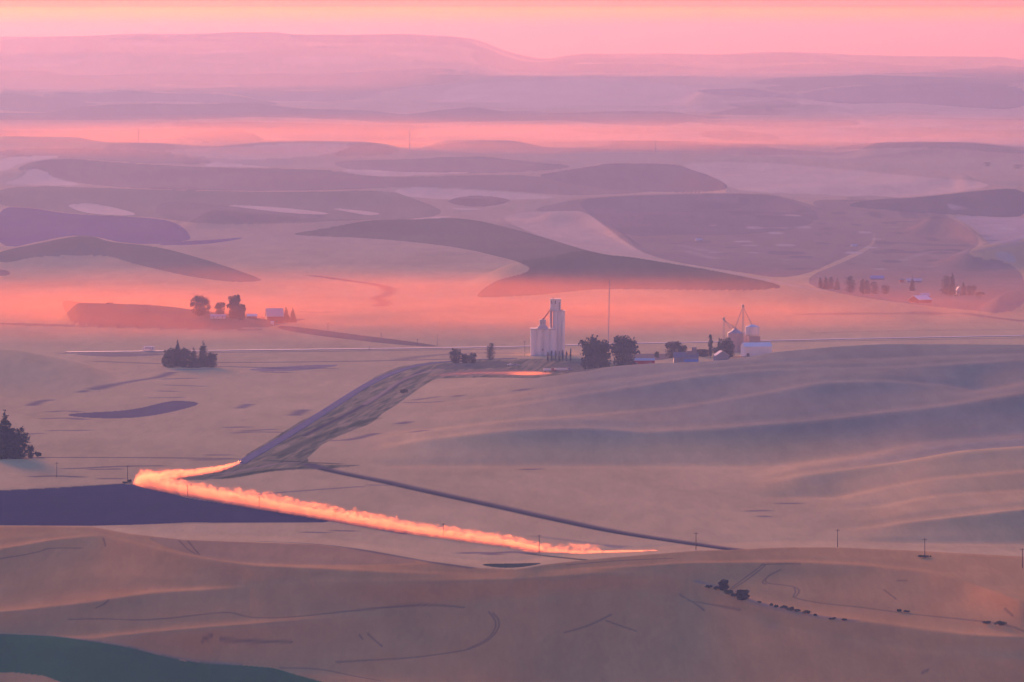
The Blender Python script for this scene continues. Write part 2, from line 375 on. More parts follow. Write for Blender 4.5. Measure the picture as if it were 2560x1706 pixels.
# ---- field colours (crops, stubble, ploughed soil; the right hill's tone also holds painted shade)
WHEAT = (0.67, 0.455, 0.215); RIPE = (0.60, 0.318, 0.12); PALE = (0.74, 0.53, 0.38); FALLOW = (0.165, 0.105, 0.105)
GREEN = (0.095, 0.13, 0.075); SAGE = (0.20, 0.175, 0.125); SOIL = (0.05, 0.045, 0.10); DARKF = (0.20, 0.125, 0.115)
VIOLET = (0.13, 0.07, 0.19); MOSS = (0.04, 0.065, 0.035); SCRUB = (0.29, 0.205, 0.17); DRY = (0.25, 0.2, 0.15)
colr = np.empty((ND, NA, 3)); colr[:] = WHEAT
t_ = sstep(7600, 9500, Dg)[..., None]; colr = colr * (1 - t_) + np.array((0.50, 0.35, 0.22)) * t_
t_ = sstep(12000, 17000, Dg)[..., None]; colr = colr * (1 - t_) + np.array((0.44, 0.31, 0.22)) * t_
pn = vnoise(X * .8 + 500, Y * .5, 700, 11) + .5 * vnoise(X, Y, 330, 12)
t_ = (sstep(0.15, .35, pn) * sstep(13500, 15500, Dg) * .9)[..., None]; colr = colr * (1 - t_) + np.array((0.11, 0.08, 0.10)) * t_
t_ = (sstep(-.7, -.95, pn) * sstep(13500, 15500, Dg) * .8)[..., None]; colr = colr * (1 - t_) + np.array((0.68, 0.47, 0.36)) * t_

def densify(pts, closed=True, step=4.0):
    out = []; n = len(pts)
    for i in range(n if closed else n - 1):
        a = pts[i]; b = pts[(i + 1) % n]; L = math.hypot(b[0] - a[0], b[1] - a[1]); k = max(1, int(L / step))
        for s in range(k): out.append((a[0] + (b[0] - a[0]) * s / k, a[1] + (b[1] - a[1]) * s / k))
    if not closed: out.append(pts[-1])
    return out
def chaikin(pts, closed=True, it=2):
    for _ in range(it):
        q = []; n = len(pts)
        for i in range(n if closed else n - 1):
            a = pts[i]; b = pts[(i + 1) % n]
            q.append((a[0] * .75 + b[0] * .25, a[1] * .75 + b[1] * .25)); q.append((a[0] * .25 + b[0] * .75, a[1] * .25 + b[1] * .75))
        if not closed: q = [pts[0]] + q + [pts[-1]]
        pts = q
    return pts

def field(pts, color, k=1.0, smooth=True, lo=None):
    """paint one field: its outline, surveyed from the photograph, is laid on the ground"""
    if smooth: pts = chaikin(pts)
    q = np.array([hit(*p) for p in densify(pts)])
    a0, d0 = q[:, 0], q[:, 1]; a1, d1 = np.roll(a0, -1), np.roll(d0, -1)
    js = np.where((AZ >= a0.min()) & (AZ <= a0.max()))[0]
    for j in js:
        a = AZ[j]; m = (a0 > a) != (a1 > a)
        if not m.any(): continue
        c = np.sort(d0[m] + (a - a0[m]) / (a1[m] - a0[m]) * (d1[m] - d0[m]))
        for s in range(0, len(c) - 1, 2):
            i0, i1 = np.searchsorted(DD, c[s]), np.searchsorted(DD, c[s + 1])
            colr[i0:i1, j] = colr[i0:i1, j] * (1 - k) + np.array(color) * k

def line(pts, color, w=2.0, k=1.0, smooth=True, ys=1.0):
    """a track, ditch or swale: a thin band on the ground, w in metres across"""
    if smooth: pts = chaikin(pts, False)
    q = [hit(*p) for p in densify(pts, False, 3.0)]
    P = np.array([(d * math.sin(a), d * math.cos(a)) for a, d in q])
    for (ax, ay), (bx, by) in zip(P[:-1], P[1:]):
        L = math.hypot(bx - ax, by - ay)
        if L > 160: continue
        n = max(1, int(L / 6)) 
        a0 = math.atan2(min(ax, bx), 1); 
        aa = [math.atan2(ax, ay), math.atan2(bx, by)]; ds = [math.hypot(ax, ay), math.hypot(bx, by)]
        dm = min(ds); wa = 2.2 * w / dm
        j0, j1 = np.searchsorted(AZ, min(aa) - wa), np.searchsorted(AZ, max(aa) + wa)
        i0, i1 = np.searchsorted(DD, min(ds) - 2.2 * w / ys - 6), np.searchsorted(DD, max(ds) + 2.2 * w / ys + 6)
        if j1 <= j0 or i1 <= i0: continue
        xx = X[i0:i1, j0:j1]; yy = Y[i0:i1, j0:j1]
        t = np.clip(((xx - ax) * (bx - ax) + (yy - ay) * (by - ay)) / max(L * L, 1e-6), 0, 1)
        dist = np.hypot(xx - ax - t * (bx - ax), ys * (yy - ay - t * (by - ay)))
        g = np.maximum(w, 0)
        ww = k * np.clip(1.3 - dist / g, 0, 1)
        MASK[i0:i1, j0:j1] = np.maximum(MASK[i0:i1, j0:j1], ww)
    global colr
def flush(color):
    global colr, MASK
    nz = MASK > 0
    colr[nz] = colr[nz] * (1 - MASK[nz])[:, None] + np.array(color) * MASK[nz][:, None]
    MASK[:] = 0
MASK = np.zeros((ND, NA))

# far fields
BLUEF = (0.12, 0.10, 0.15)
field([(1726,229),(1770,223),(1878,221),(1982,239),(2069,221),(2178,213),(2210,219),(2286,210),(2422,208),(2570,216),(2570,277),(2400,268),(2250,256),(2110,262),(1982,244),(1850,244)], BLUEF, .9)
field([(1800,262),(1900,252),(2000,254),(2000,268),(1880,272)], (0.12,.10,.12), .8)
field([(-10,288),(109,287),(228,263),(381,258),(462,262),(642,257),(724,270),(789,273),(925,278),(1017,289),(1186,268),(1290,286),(1290,300),(1000,312),(840,297),(700,292),(381,290),(150,299),(-10,299)], (0.13,.095,.11), .9)
field([(100,232),(228,235),(326,225),(408,235),(517,232),(636,246),(720,264),(560,258),(420,254),(250,256),(120,250)], (0.13,.10,.13), .8)
field([(1416,287),(1660,280),(1740,300),(1900,303),(2150,298),(2150,318),(1850,318),(1650,300)], (0.15,.105,.11), .8)
field([(1730,330),(1840,325),(1960,340),(1930,356),(1780,350)], (0.15,.105,.11), .7)
field([(2060,372),(2200,354),(2420,355),(2570,376),(2570,388),(2330,366),(2150,374)], (0.15,.105,.11), .8)
field([(435,348),(500,330),(598,325),(685,349),(600,358)], (0.17,.11,.10), .8)
field([(880,336),(940,318),(1030,322),(1060,340),(960,356)], (0.17,.09,.08), .8)
# band between the long ridge and the violet field
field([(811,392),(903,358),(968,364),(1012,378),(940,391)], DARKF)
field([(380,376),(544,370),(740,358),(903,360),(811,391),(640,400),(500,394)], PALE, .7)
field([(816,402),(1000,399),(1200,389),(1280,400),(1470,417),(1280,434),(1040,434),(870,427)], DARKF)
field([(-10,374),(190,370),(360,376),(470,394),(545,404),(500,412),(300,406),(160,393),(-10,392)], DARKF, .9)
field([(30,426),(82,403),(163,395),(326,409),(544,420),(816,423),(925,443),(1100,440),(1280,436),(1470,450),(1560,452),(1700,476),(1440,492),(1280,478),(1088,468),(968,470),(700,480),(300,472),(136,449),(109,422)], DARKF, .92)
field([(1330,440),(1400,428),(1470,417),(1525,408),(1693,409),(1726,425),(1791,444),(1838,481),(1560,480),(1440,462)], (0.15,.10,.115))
field([(-10,395),(120,389),(163,393),(43,408),(22,427),(-10,427)], PALE)
field([(71,424),(109,422),(136,449),(228,465),(-10,462),(54,446)], PALE)
field([(511,416),(533,405),(680,419)], PALE, smooth=False)
field([(832,423),(925,425),(1023,432),(1219,431),(1017,440),(925,442)], PALE)
field([(-10,468),(136,466),(300,472),(700,482),(968,474),(1034,497),(1120,530),(1060,548),(925,549),(700,560),(520,562),(440,552),(381,543),(174,535),(82,519),(-10,516)], SAGE, .9)
field([(400,500),(544,512),(700,528),(849,540),(720,556),(520,560),(380,542)], (0.16,.115,.12), .7)
field([(968,472),(1088,470),(1280,481),(1415,495),(1280,500),(1034,498)], PALE)
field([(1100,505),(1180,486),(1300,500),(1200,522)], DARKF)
field([(544,511),(707,519),(849,536),(750,536),(626,522)], PALE)
field([(816,519),(963,533),(925,540),(870,530)], PALE)
field([(1110,519),(1213,521),(1170,528)], PALE)
field([(1010,549),(1126,539),(1128,543),(1030,552)], PALE)
field([(163,514),(190,509),(250,510),(370,541),(218,536)], PALE)
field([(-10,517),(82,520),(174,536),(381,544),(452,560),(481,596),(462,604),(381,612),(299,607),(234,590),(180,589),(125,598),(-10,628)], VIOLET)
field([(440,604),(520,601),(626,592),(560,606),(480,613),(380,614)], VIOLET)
# light hill and dark land on the right
field([(1693,408),(1900,404),(2112,424),(2303,443),(2433,451),(2493,468),(2286,492),(2178,498),(2096,487),(1840,481),(1791,443),(1726,424)], PALE, .75)
field([(1313,527),(1443,497),(1579,487),(1906,481),(2010,505),(2150,555),(2200,600),(2100,650),(1980,700),(1840,680),(1640,648),(1560,604),(1520,570),(1460,527),(1400,530)], SCRUB)
field([(1443,499),(1579,489),(1906,483),(2000,508),(2060,540),(2000,575),(1800,590),(1700,585),(1560,595),(1460,528)], (0.15,.125,.14), .7)
field([(1990,500),(2178,498),(2300,520),(2370,536),(2466,604),(2400,640),(2560,660),(2570,790),(2360,770),(2150,745),(1980,706),(2150,640),(2200,600),(2150,555)], SCRUB, .9)
field([(2570,466),(2411,481),(2286,495),(2178,499),(2100,515),(2250,528),(2370,536),(2504,544),(2570,541)], (0.09,.11,.115))
field([(2090,495),(2178,487),(2290,500),(2200,512)], (0.15,.13,.12), .6)
field([(2370,537),(2504,545),(2570,541),(2570,604),(2470,612),(2466,600),(2430,565)], (0.5,.38,.34))
field([(1240,546),(1300,532),(1390,528),(1456,526),(1500,556),(1560,606),(1640,650),(1800,672),(1976,710),(2100,735),(1976,716),(1770,674),(1634,652),(1498,636),(1362,595)], PALE, .55)
# grey-green crops
field([(729,584),(816,571),(925,549),(1034,549),(1153,543),(1280,571),(1362,595),(1498,636),(1579,643),(1634,652),(1770,674),(1976,715),(1906,726),(1770,726),(1552,723),(1470,724),(1350,738),(1210,745),(1186,739),(1240,700),(1300,688),(1331,672),(1300,657),(1280,650),(1142,617),(925,595),(751,590)], (0.125, 0.12, 0.08))
field([(-10,630),(71,614),(190,589),(234,590),(272,606),(381,614),(490,641),(653,696),(653,704),(571,706),(462,690),(381,671),(326,658),(272,639),(190,639),(82,642),(33,655),(-10,658)], (0.18,.155,.11))
field([(-10,672),(20,676),(30,688),(-10,692)], (0.17,.13,.12))
# left farm's dark stubble
field([(150,748),(200,757),(261,759),(381,762),(473,773),(600,788),(740,797),(775,797),(700,812),(653,822),(381,818),(190,814),(170,794)], (0.22,.12,.09), .8)
field([(-10,806),(190,812),(381,818),(653,822),(660,827),(381,822),(190,818),(-10,812)], (0.15,.09,.085), .6)
field([(700,813),(780,822),(880,836),(980,848),(1080,862),(1100,868),(1010,864),(880,850),(780,838),(690,822)], (0.15,.10,.10), .8)
# dark verge under the highway, field edges on the plain
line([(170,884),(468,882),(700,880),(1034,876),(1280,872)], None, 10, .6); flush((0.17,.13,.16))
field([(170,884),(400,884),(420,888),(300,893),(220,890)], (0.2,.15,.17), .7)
line([(250,904),(400,910)], None, 9, .6); line([(540,907),(800,905),(1034,901),(1130,898)], None, 8, .75); flush((0.13,.10,.10))
line([(1280,884),(1180,882),(1060,890),(1000,900)], None, 10, .5); flush((0.15,.11,.14))
line([(1900,856),(2560,845)], None, 8, .6); line([(2000,786),(2200,784),(2420,783)], None, 9, .6); line([(2420,785),(2500,797),(2570,804)], None, 9, .7); flush((0.17,.11,.12))
line([(2050,832),(2300,826),(2560,824)], None, 9, .35); line([(1450,793),(1490,794)], None, 8, .5); flush((0.2,.13,.13))
# creek line above the left farm
line([(780,689),(870,702),(930,710),(968,718),(976,728),(965,738),(940,746),(962,756),(950,766)], None, 9, .8); line([(780,689),(870,702)], None, 6, .9); flush((0.12,.09,.10))
line([(760,780),(800,783),(830,780)], None, 9, .4); flush((0.15,.1,.1))
# swales and wet patches on the left plain
field([(163,1038),(190,1033),(326,1027),(408,1006),(446,1001),(511,1008),(446,1027),(359,1044),(272,1047),(200,1044)], (0.16,.115,.145), .95)
field([(600,925),(700,917),(800,912),(860,912),(790,924),(690,930)], (0.26,.19,.22), .8)
for q in [((79,1014),(100,1004),(125,1000)), ((127,1030),(165,1027),(194,1030)), ((115,1047),(170,1045),(205,1049)), ((130,1077),(160,1076)), ((180,1077),(212,1076)),
          ((230,974),(330,953),(400,944),(430,931)), ((200,981),(215,977)), ((418,948),(480,946)), ((418,963),(510,966)), ((405,978),(435,979)), ((380,995),(450,994)),
          ((600,1021),(622,1011)), ((735,1039),(760,1025)), ((578,1069),(605,1068)), ((588,1083),(640,1080),(694,1081)), ((610,1078),(680,1074)),
          ((530,1138),(562,1138)), ((430,917),(560,916),(700,922)), ((440,925),(520,923)), ((600,918),(720,920),(830,922)), ((660,930),(710,932)), ((60,1086),(100,1084)),
          ((500,1150),(540,1150)), ((1020,1007),(1065,1007),(1095,1005)), ((1040,1000),(1090,993)), ((1140,990),(1150,990)), ((1000,1060),(1020,1055)), ((1040,1078),(1058,1078)),
          ((830,1102),(880,1100),(940,1084)), ((1300,975),(1312,975)), ((1320,1174),(1336,1173)), ((1880,1278),(1908,1277)), ((1962,1259),(1985,1259)), ((1908,1291),(1916,1292)),
          ((770,1331),(806,1332)), ((845,1327),(875,1328)), ((1170,1383),(1210,1382),(1230,1386)), ((1225,1383),(1260,1382)), ((1280,1380),(1330,1384))]:
    line(list(q), None, random.uniform(5, 8), .75)
flush((0.17, 0.125, 0.15))
for q in [((88,1192),(140,1190),(200,1193)), ((170,1172),(215,1171)), ((225,1170),(300,1166),(395,1165)), ((260,1197),(298,1197)), ((440,1210),(500,1214)), ((238,1174),(290,1173))]:
    line(list(q), None, 5.5, .85)
line([(60,1146),(110,1144),(250,1144),(400,1145),(530,1146),(590,1148)], None, 5, .9); flush((0.11,.085,.11))
t_ = (sstep(2, 20, Z) * (Dg > 4300) * (Dg < 6000) * sstep(1050, 1450, PXA)[None, :] * .85)[..., None]; colr = colr * (1 - t_) + np.array((0.33, .30, .22)) * t_  # greener crop on the right hill, darkened further to stand in for its shade
# corridor of rough grass beside the gravel road
corr = [(617,1136),(685,1095),(750,1054),(805,1027),(878,983),(941,940),(995,918),(1077,905),(1200,900),(1330,897),(1440,897),(1600,905),(1560,914),(1460,925),(1400,938),(1330,946),(1200,944),(1093,947),(1077,953),(1036,980),(995,1010),(957,1034),(927,1059),(846,1091),(805,1112),(769,1145),(772,1158),(820,1163),(905,1163),(830,1172),(740,1175),(676,1179),(638,1186),(599,1193),(545,1199),(470,1200),(402,1199),(440,1192),(518,1184),(570,1172),(600,1163)]
field(corr, (0.27,.225,.12), 1, smooth=False)
ux_ = X - (Y - 4510) * .077; cn_ = vnoise(ux_, Y * .045, 2.0, 21) + .7 * vnoise(ux_, Y * .08, 4.5, 22)
def speck(pts, color, lo, hi, k):
    """irregular tufts inside an outline"""
    global colr
    keep = colr.copy(); field(pts, (9, 9, 9), 1, False); inside = colr[..., 0] > 8; colr = keep
    w = (inside * sstep(lo, hi, cn_) * k)[..., None]; colr = colr * (1 - w) + np.array(color) * w
speck(corr, (0.085,.10,.05), 0.1, 1.3, .7)
speck(corr, (0.5,.36,.19), -.7, -1.6, .55)
line([(560,1196),(600,1188),(660,1178),(740,1170),(790,1169)], None, 6, .8); line([(680,1152),(760,1156),(840,1160)], None, 6, .8)
line([(690,1140),(800,1090),(880,1065),(940,1045)], None, 5, .6); flush(MOSS)
line([(760,1090),(840,1050),(900,1020),(980,972),(1010,950),(1060,925)], None, 3, .9); flush((0.07,.055,.07))
line([(430,1195),(560,1185),(640,1170),(700,1158),(745,1157)], None, 2.4, .85); line([(910,1012),(950,988),(1000,950),(1080,925),(1180,908)], None, 2.6, .8); flush((0.42,.30,.22))
field([(1090,942),(1200,938),(1330,941),(1380,935),(1330,925),(1200,922),(1110,930)], (0.34,.22,.15), .8)
field([(1080,912),(1180,905),(1270,902),(1300,918),(1180,922),(1100,926)], (0.11,.11,.085), .8)
field([(1400,905),(1520,905),(1500,925),(1400,935),(1350,925)], (0.13,.12,.09), .8)
field([(1560,885),(1680,884),(1680,900),(1560,904)], (0.15,.11,.12), .8)
# creek bed running to the lower right
line([(770,1160),(799,1170),(859,1184),(954,1202),(1001,1213),(1091,1233),(1183,1253),(1280,1274),(1350,1290),(1416,1304),(1541,1331),(1742,1361),(1846,1376)], None, 6.5, 1); flush((0.14,.105,.115))
line([(799,1173),(859,1187),(954,1206),(1001,1217),(1091,1237),(1183,1257),(1280,1278),(1350,1294),(1416,1308),(1541,1334),(1742,1364),(1846,1378)], None, 3, 1); flush((0.04,.04,.045))
line([(650,1236),(760,1227),(900,1217)], None, 3.5, .8); line([(930,1213),(990,1214)], None, 5, .6); line([(1340,1341),(1420,1351),(1500,1362),(1560,1366)], None, 5, .35); flush((0.17,.13,.16))
field([(1500,1362),(1540,1364),(1570,1369),(1530,1371)], (0.26,.2,.2), .6)
# ploughed soil
soil = [(-10,1228),(136,1221),(305,1210),(337,1212),(392,1224),(468,1245),(653,1275),(838,1301),(805,1307),(462,1307),(354,1312),(228,1315),(-10,1314)]
field(soil, SOIL, 1, smooth=False)
for _y in range(1222, 1312, 6):
    _x = 330 - (1230 - _y) * 2 if _y < 1232 else 330 + (_y - 1215) * 5.0
    line([(-10, _y + 8), (_x * .5, _y + 3), (min(_x, 780) - 20, _y)], None, random.uniform(3, 7), random.uniform(.15, .4))
flush((0.085, .065, .10))
line([(-10,1227),(60,1224),(136,1220),(240,1214),(320,1209)], None, 3.5, .8); flush((0.05,.06,.06))
line([(-10,1224),(60,1220),(136,1217),(240,1211)], None, 2.5, .6); flush((0.5,.36,.22))
# road verge between soil and dusty road
line([(340,1211),(468,1241),(653,1274),(838,1303),(1017,1335)], None, 4, .9); flush((0.09,.085,.12))
line([(1320,1385),(1400,1394),(1470,1401)], None, 3, .9); flush(MOSS)
# foreground ripe field
fg = [(-10,1316),(109,1315),(228,1317),(326,1335),(462,1350),(626,1356),(789,1361),(925,1377),(1061,1404),(1186,1420),(1290,1424),(1378,1410),(1498,1397),(1742,1377),(1824,1375),(1960,1369),(2096,1369),(2286,1377),(2575,1393),(2575,1720),(-10,1720)]
field(fg, RIPE, 1, smooth=False)
m_ = ((PXA < 0) | (PXA > 2565))[None, :] & (Dg < D5[None, :]) & (Dg > 900); colr[m_] = RIPE
field([(350,1338),(470,1352),(626,1357),(789,1362),(925,1378),(1061,1405),(1000,1412),(700,1412),(560,1404),(430,1375)], (0.42,.26,.14), .6)
line([(650,1354),(760,1358),(850,1366),(960,1384),(1080,1406),(1180,1420)], None, 3, .7); flush((0.10,.10,.11))
field([(1190,1410),(1290,1409),(1370,1407),(1300,1420),(1240,1420)], (0.05,.07,.05), 1)
green = [(-10,1585),(131,1590),(261,1607),(326,1618),(462,1653),(560,1660),(680,1670),(860,1720),(190,1720),(110,1690),(40,1682),(-10,1681)]
field(green, (0.03,.155,.06), 1, smooth=False)
line([(-10,1584),(131,1589),(261,1606),(326,1617),(462,1652),(600,1662)], None, 2.0, .7); flush((0.34,.25,.17))
# wheel tracks through the standing crop
TR = []
for q in [[(0,1397),(60,1388),(105,1378),(115,1372),(150,1370),(205,1371)], [(172,1549),(260,1547),(340,1551),(420,1547),(540,1532),(580,1531),(620,1544),(680,1546),(760,1541),(900,1525),(1040,1512),(1110,1514),(1160,1519)],
          [(258,1346),(262,1358),(264,1366)], [(448,1352),(470,1375),(490,1386)], [(470,1353),(484,1370),(498,1387)], [(240,1520),(262,1510),(272,1500)],
          [(550,1599),(620,1604),(730,1605)], [(505,1601),(530,1588)], [(920,1585),(940,1604),(955,1616)], [(898,1587),(906,1598)],
          [(1232,1533),(1247,1548),(1248,1570),(1225,1600),(1180,1622),(1130,1632),(1020,1646),(900,1652),(840,1656)], [(1222,1530),(1240,1552),(1239,1574),(1216,1602),(1170,1622)],
          [(700,1670),(800,1672),(880,1690),(960,1704)], [(1410,1582),(1470,1566),(1528,1537)], [(1515,1552),(1560,1568),(1590,1578)], [(1720,1502),(1780,1512),(1850,1525)], [(1700,1488),(1740,1510),(1760,1526)],
          [(1825,1473),(1860,1447),(1890,1425),(1905,1413)], [(1832,1473),(1868,1450),(1900,1425),(1912,1414)], [(1905,1411),(1950,1410),(2000,1410)],
          [(1922,1440),(1910,1450),(1905,1458),(1915,1461)], [(1952,1425),(1925,1437),(1912,1450),(1916,1459),(1960,1463),(1990,1468),(2000,1478),(1990,1492),(1983,1494)], [(1986,1470),(1990,1482),(1980,1493),(2012,1502),(2080,1512),(2150,1518),(2248,1532),(2330,1541),(2450,1553),(2520,1562),(2570,1583)],
          [(2512,1522),(2532,1540)], [(2210,1475),(2240,1498)], [(2305,1682),(2320,1676)], [(2243,1452),(2266,1452)], [(1416,1413),(1540,1402),(1680,1396)]]:
    line(q, None, .5, .6, ys=.28)
flush((0.10, .062, .06))
line([(1742,1453),(1800,1470),(1880,1503),(1960,1523),(2050,1541),(2140,1552)], None, 2.5, .7); flush((0.33,.22,.17))
# small bare and bright scraps in the scrubland
sn = vnoise(X, Y * .3, 26, 31) + .6 * vnoise(X, Y * .3, 60, 32)
w_ = (sstep(1.5, 2.2, sn) * (Dg > 8200) * (Dg < 11500) * sstep(0.018, .03, AZg) * (AZg < .08) * .8)[..., None]; colr = colr * (1 - w_) + np.array((0.55,.45,.4)) * w_
w_ = (sstep(-.9, -1.7, sn) * (Dg > 8200) * (Dg < 11500) * sstep(0.018, .03, AZg) * (AZg < .08) * .5)[..., None]; colr = colr * (1 - w_) + np.array((0.11,.09,.1)) * w_
for q in [((2255,652),(2300,636),(2340,626),(2420,634),(2480,620),(2560,607)), ((2265,662),(2330,668)), ((1715,628),(1790,648)), ((1700,612),(1760,628),(1830,630))]:
    line(list(q), None, 9, .5)
flush((0.45,.34,.3))

def build_terrain():
    me = bpy.data.meshes.new("ground")
    v = np.stack([X, Y, Z], -1).astype(np.float32).reshape(-1, 3)
    ii, jj = np.meshgrid(np.arange(ND - 1), np.arange(NA - 1), indexing='ij')
    a = (ii * NA + jj).ravel(); f = np.stack([a, a + 1, a + NA + 1, a + NA], -1).astype(np.int32)
    me.vertices.add(len(v)); me.vertices.foreach_set('co', v.ravel())
    me.loops.add(f.size); me.loops.foreach_set('vertex_index', f.ravel())
    me.polygons.add(len(f)); me.polygons.foreach_set('loop_start', np.arange(0, f.size, 4, dtype=np.int32))
    me.polygons.foreach_set('loop_total', np.full(len(f), 4, np.int32))
    me.polygons.foreach_set('use_smooth', np.ones(len(f), bool))
    me.update(calc_edges=True)
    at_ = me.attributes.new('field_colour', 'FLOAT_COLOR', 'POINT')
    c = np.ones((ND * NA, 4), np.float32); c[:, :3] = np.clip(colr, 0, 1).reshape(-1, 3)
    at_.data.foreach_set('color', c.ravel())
    m = bpy.data.materials.new("farmland"); m.use_nodes = True; nt = m.node_tree; nt.nodes.remove(nt.nodes['Principled BSDF'])
    b = nt.nodes.new('ShaderNodeBsdfDiffuse'); b.inputs['Roughness'].default_value = 0.6
    nt.links.new(b.outputs[0], nt.nodes['Material Output'].inputs[0])
    at2 = nt.nodes.new('ShaderNodeAttribute'); at2.attribute_name = 'field_colour'
    t = nt.nodes.new('ShaderNodeTexCoord')
    prev = at2.outputs['Color']
    for sc_, st, lo, hi, det in ((0.012, (1, .35, 1), .90, 1.10, 6), (0.09, (1, .12, 1), .93, 1.07, 4), (0.0018, (1, .6, 1), .93, 1.07, 2), (0.5, (1, .06, 1), .965, 1.035, 3)):
        mp = nt.nodes.new('ShaderNodeMapping'); mp.inputs['Scale'].default_value = st
        mp.inputs['Rotation'].default_value = (0, 0, .15)
        n = nt.nodes.new('ShaderNodeTexNoise'); n.inputs['Scale'].default_value = sc_; n.inputs['Detail'].default_value = det
        nt.links.new(t.outputs['Object'], mp.inputs[0]); nt.links.new(mp.outputs[0], n.inputs['Vector'])
        mr = nt.nodes.new('ShaderNodeMapRange'); mr.inputs[1].default_value = .3; mr.inputs[2].default_value = .7; mr.inputs[3].default_value = lo; mr.inputs[4].default_value = hi
        nt.links.new(n.outputs[0], mr.inputs[0])
        s = nt.nodes.new('ShaderNodeVectorMath'); s.operation = 'SCALE'; nt.links.new(prev, s.inputs[0]); nt.links.new(mr.outputs[0], s.inputs['Scale'])
        prev = s.outputs[0]
    nt.links.new(prev, b.inputs['Color'])
    return tag(link("ground", me, m), "rolling wheat and stubble fields", kind='structure')
build_terrain()

# ------------------------------------------------------------------ roads
def road(name, pts, width, m, lift, label):
    q = [at(*p) for p in densify(chaikin(pts, False, 2), False, 4)]
    P = [q[0]]
    for p in q[1:]:
        if (p - P[-1]).length > 8: P.append(p)
    for _ in range(6):
        P = [P[0]] + [(P[i - 1] + 2 * P[i] + P[i + 1]) / 4 for i in range(1, len(P) - 1)] + [P[-1]]
    mb = MB(); vs = []
    for i, p in enumerate(P):
        d = (P[min(i + 1, len(P) - 1)] - P[max(i - 1, 0)]); d.z = 0; d.normalize(); n = Vector((-d.y, d.x, 0))
        for k in (-1, -.5, 0, .5, 1):
            s = p + n * k * width / 2; vs.append((s.x, s.y, gz(s.x, s.y) + lift + (0.06 * width / 6) * (1 - abs(k))))
    fs = [(i * 5 + k, i * 5 + k + 1, i * 5 + k + 6, i * 5 + k + 5) for i in range(len(P) - 1) for k in range(4)]
    # side skirts so that the carriageway is a low bank
    b0 = len(vs); 
    for i in range(len(P)):
        vs.append((vs[i * 5][0], vs[i * 5][1], vs[i * 5][2] - lift - .6)); vs.append((vs[i * 5 + 4][0], vs[i * 5 + 4][1], vs[i * 5 + 4][2] - lift - .6))
    for i in range(len(P) - 1):
        fs.append((i * 5, i * 5 + 5, b0 + 2 * i + 2, b0 + 2 * i)); fs.append((i * 5 + 4, i * 5 + 9, b0 + 2 * i + 3, b0 + 2 * i + 1))
    mb.add(vs, fs); return tag(mb.build(name, m, smooth=False), label, kind='structure'), P
M_asph = mat("worn_asphalt", (0.33, 0.25, 0.27), .35, .6, .1, .2)
M_grav = mat("blue_gravel", (0.10, 0.105, 0.17), 1, 0, .12, .15)
M_dirt = mat("dirt_track", (0.26, 0.2, 0.18), 1, 0, .12, .15)
hw, HW = road("highway", [(165,882),(300,880.5),(468,878.5),(750,875.5),(1034,872),(1280,868.5),(1420,864.5),(1601,859.5),(1770,856.5),(1906,853),(2230,846.5),(2575,840)], 11, M_asph, .7, "straight two lane highway crossing the plain")
gr, GR = road("gravel_road", [(600,1160),(606,1155),(669,1119),(723,1087),(791,1043),(846,1008),(914,964),(968,938),(1022,919),(1077,908),(1180,900),(1300,896)], 7.5, M_grav, .25, "blue grey gravel road climbing diagonally beside rough grass")
dr, DR = road("dirt_road", [(604,1158),(560,1172),(518,1183),(443,1193),(390,1201),(352,1209),(372,1217),(468,1237),(560,1254),(653,1270),(838,1300),(1017,1331),(1108,1343),(1280,1366),(1345,1380)], 5.5, M_dirt, .2, "dirt road hidden under the dust")

# ------------------------------------------------------------------ vegetation
M_leaf = mat("dark_leaves", (0.026, 0.032, 0.05), .9, .1, .5, .35)
M_leaf2 = mat("shrub_leaves", (0.03, 0.055, 0.045), .9, .1, .5, .35)
M_needle = mat("conifer_needles", (0.02, 0.028, 0.042), .9, .1, .5, .35)
M_bark = mat("bark", (0.10, 0.075, 0.065), .95, .1, .3, 1)

def leaves(lobes, n, size, rs, solid=.55):
    """leaf clumps spread through a set of ellipsoid lobes (cx,cy,cz,rx,ry,rz)"""
    vol = np.array([l[3] * l[4] * l[5] for l in lobes]) ** .75; vol /= vol.sum()
    idx = rs.choice(len(lobes), n, p=vol); L = np.array(lobes)[idx]
    d = rs.standard_normal((n, 3)); d /= np.linalg.norm(d, axis=1)[:, None]
    rr = rs.random(n) ** solid
    rr *= 1 + .16 * rs.standard_normal(n) * (rs.random(n) < .3)
    c = L[:, :3] + d * rr[:, None] * L[:, 3:6]
    s = size * (.6 + .9 * rs.random(n))
    q = rs.standard_normal((n, 3)); q /= np.linalg.norm(q, axis=1)[:, None]
    t = np.cross(q, rs.standard_normal((n, 3))); t /= np.linalg.norm(t, axis=1)[:, None]; b = np.cross(q, t)
    v = np.stack([c + t * s[:, None], c + b * s[:, None] * .8, c - t * s[:, None], c - b * s[:, None] * .8], 1).reshape(-1, 3)
    return v, np.arange(n * 4).reshape(-1, 4)

def mesh_np(name, v, f, m, parent):
    me = bpy.data.meshes.new(name); me.vertices.add(len(v)); me.vertices.foreach_set('co', v.astype(np.float32).ravel())
    me.loops.add(f.size); me.loops.foreach_set('vertex_index', f.astype(np.int32).ravel())
    me.polygons.add(len(f)); me.polygons.foreach_set('loop_start', np.arange(0, f.size, 4, dtype=np.int32)); me.polygons.foreach_set('loop_total', np.full(len(f), 4, np.int32))
    me.update(calc_edges=True); return link(name, me, m, parent)

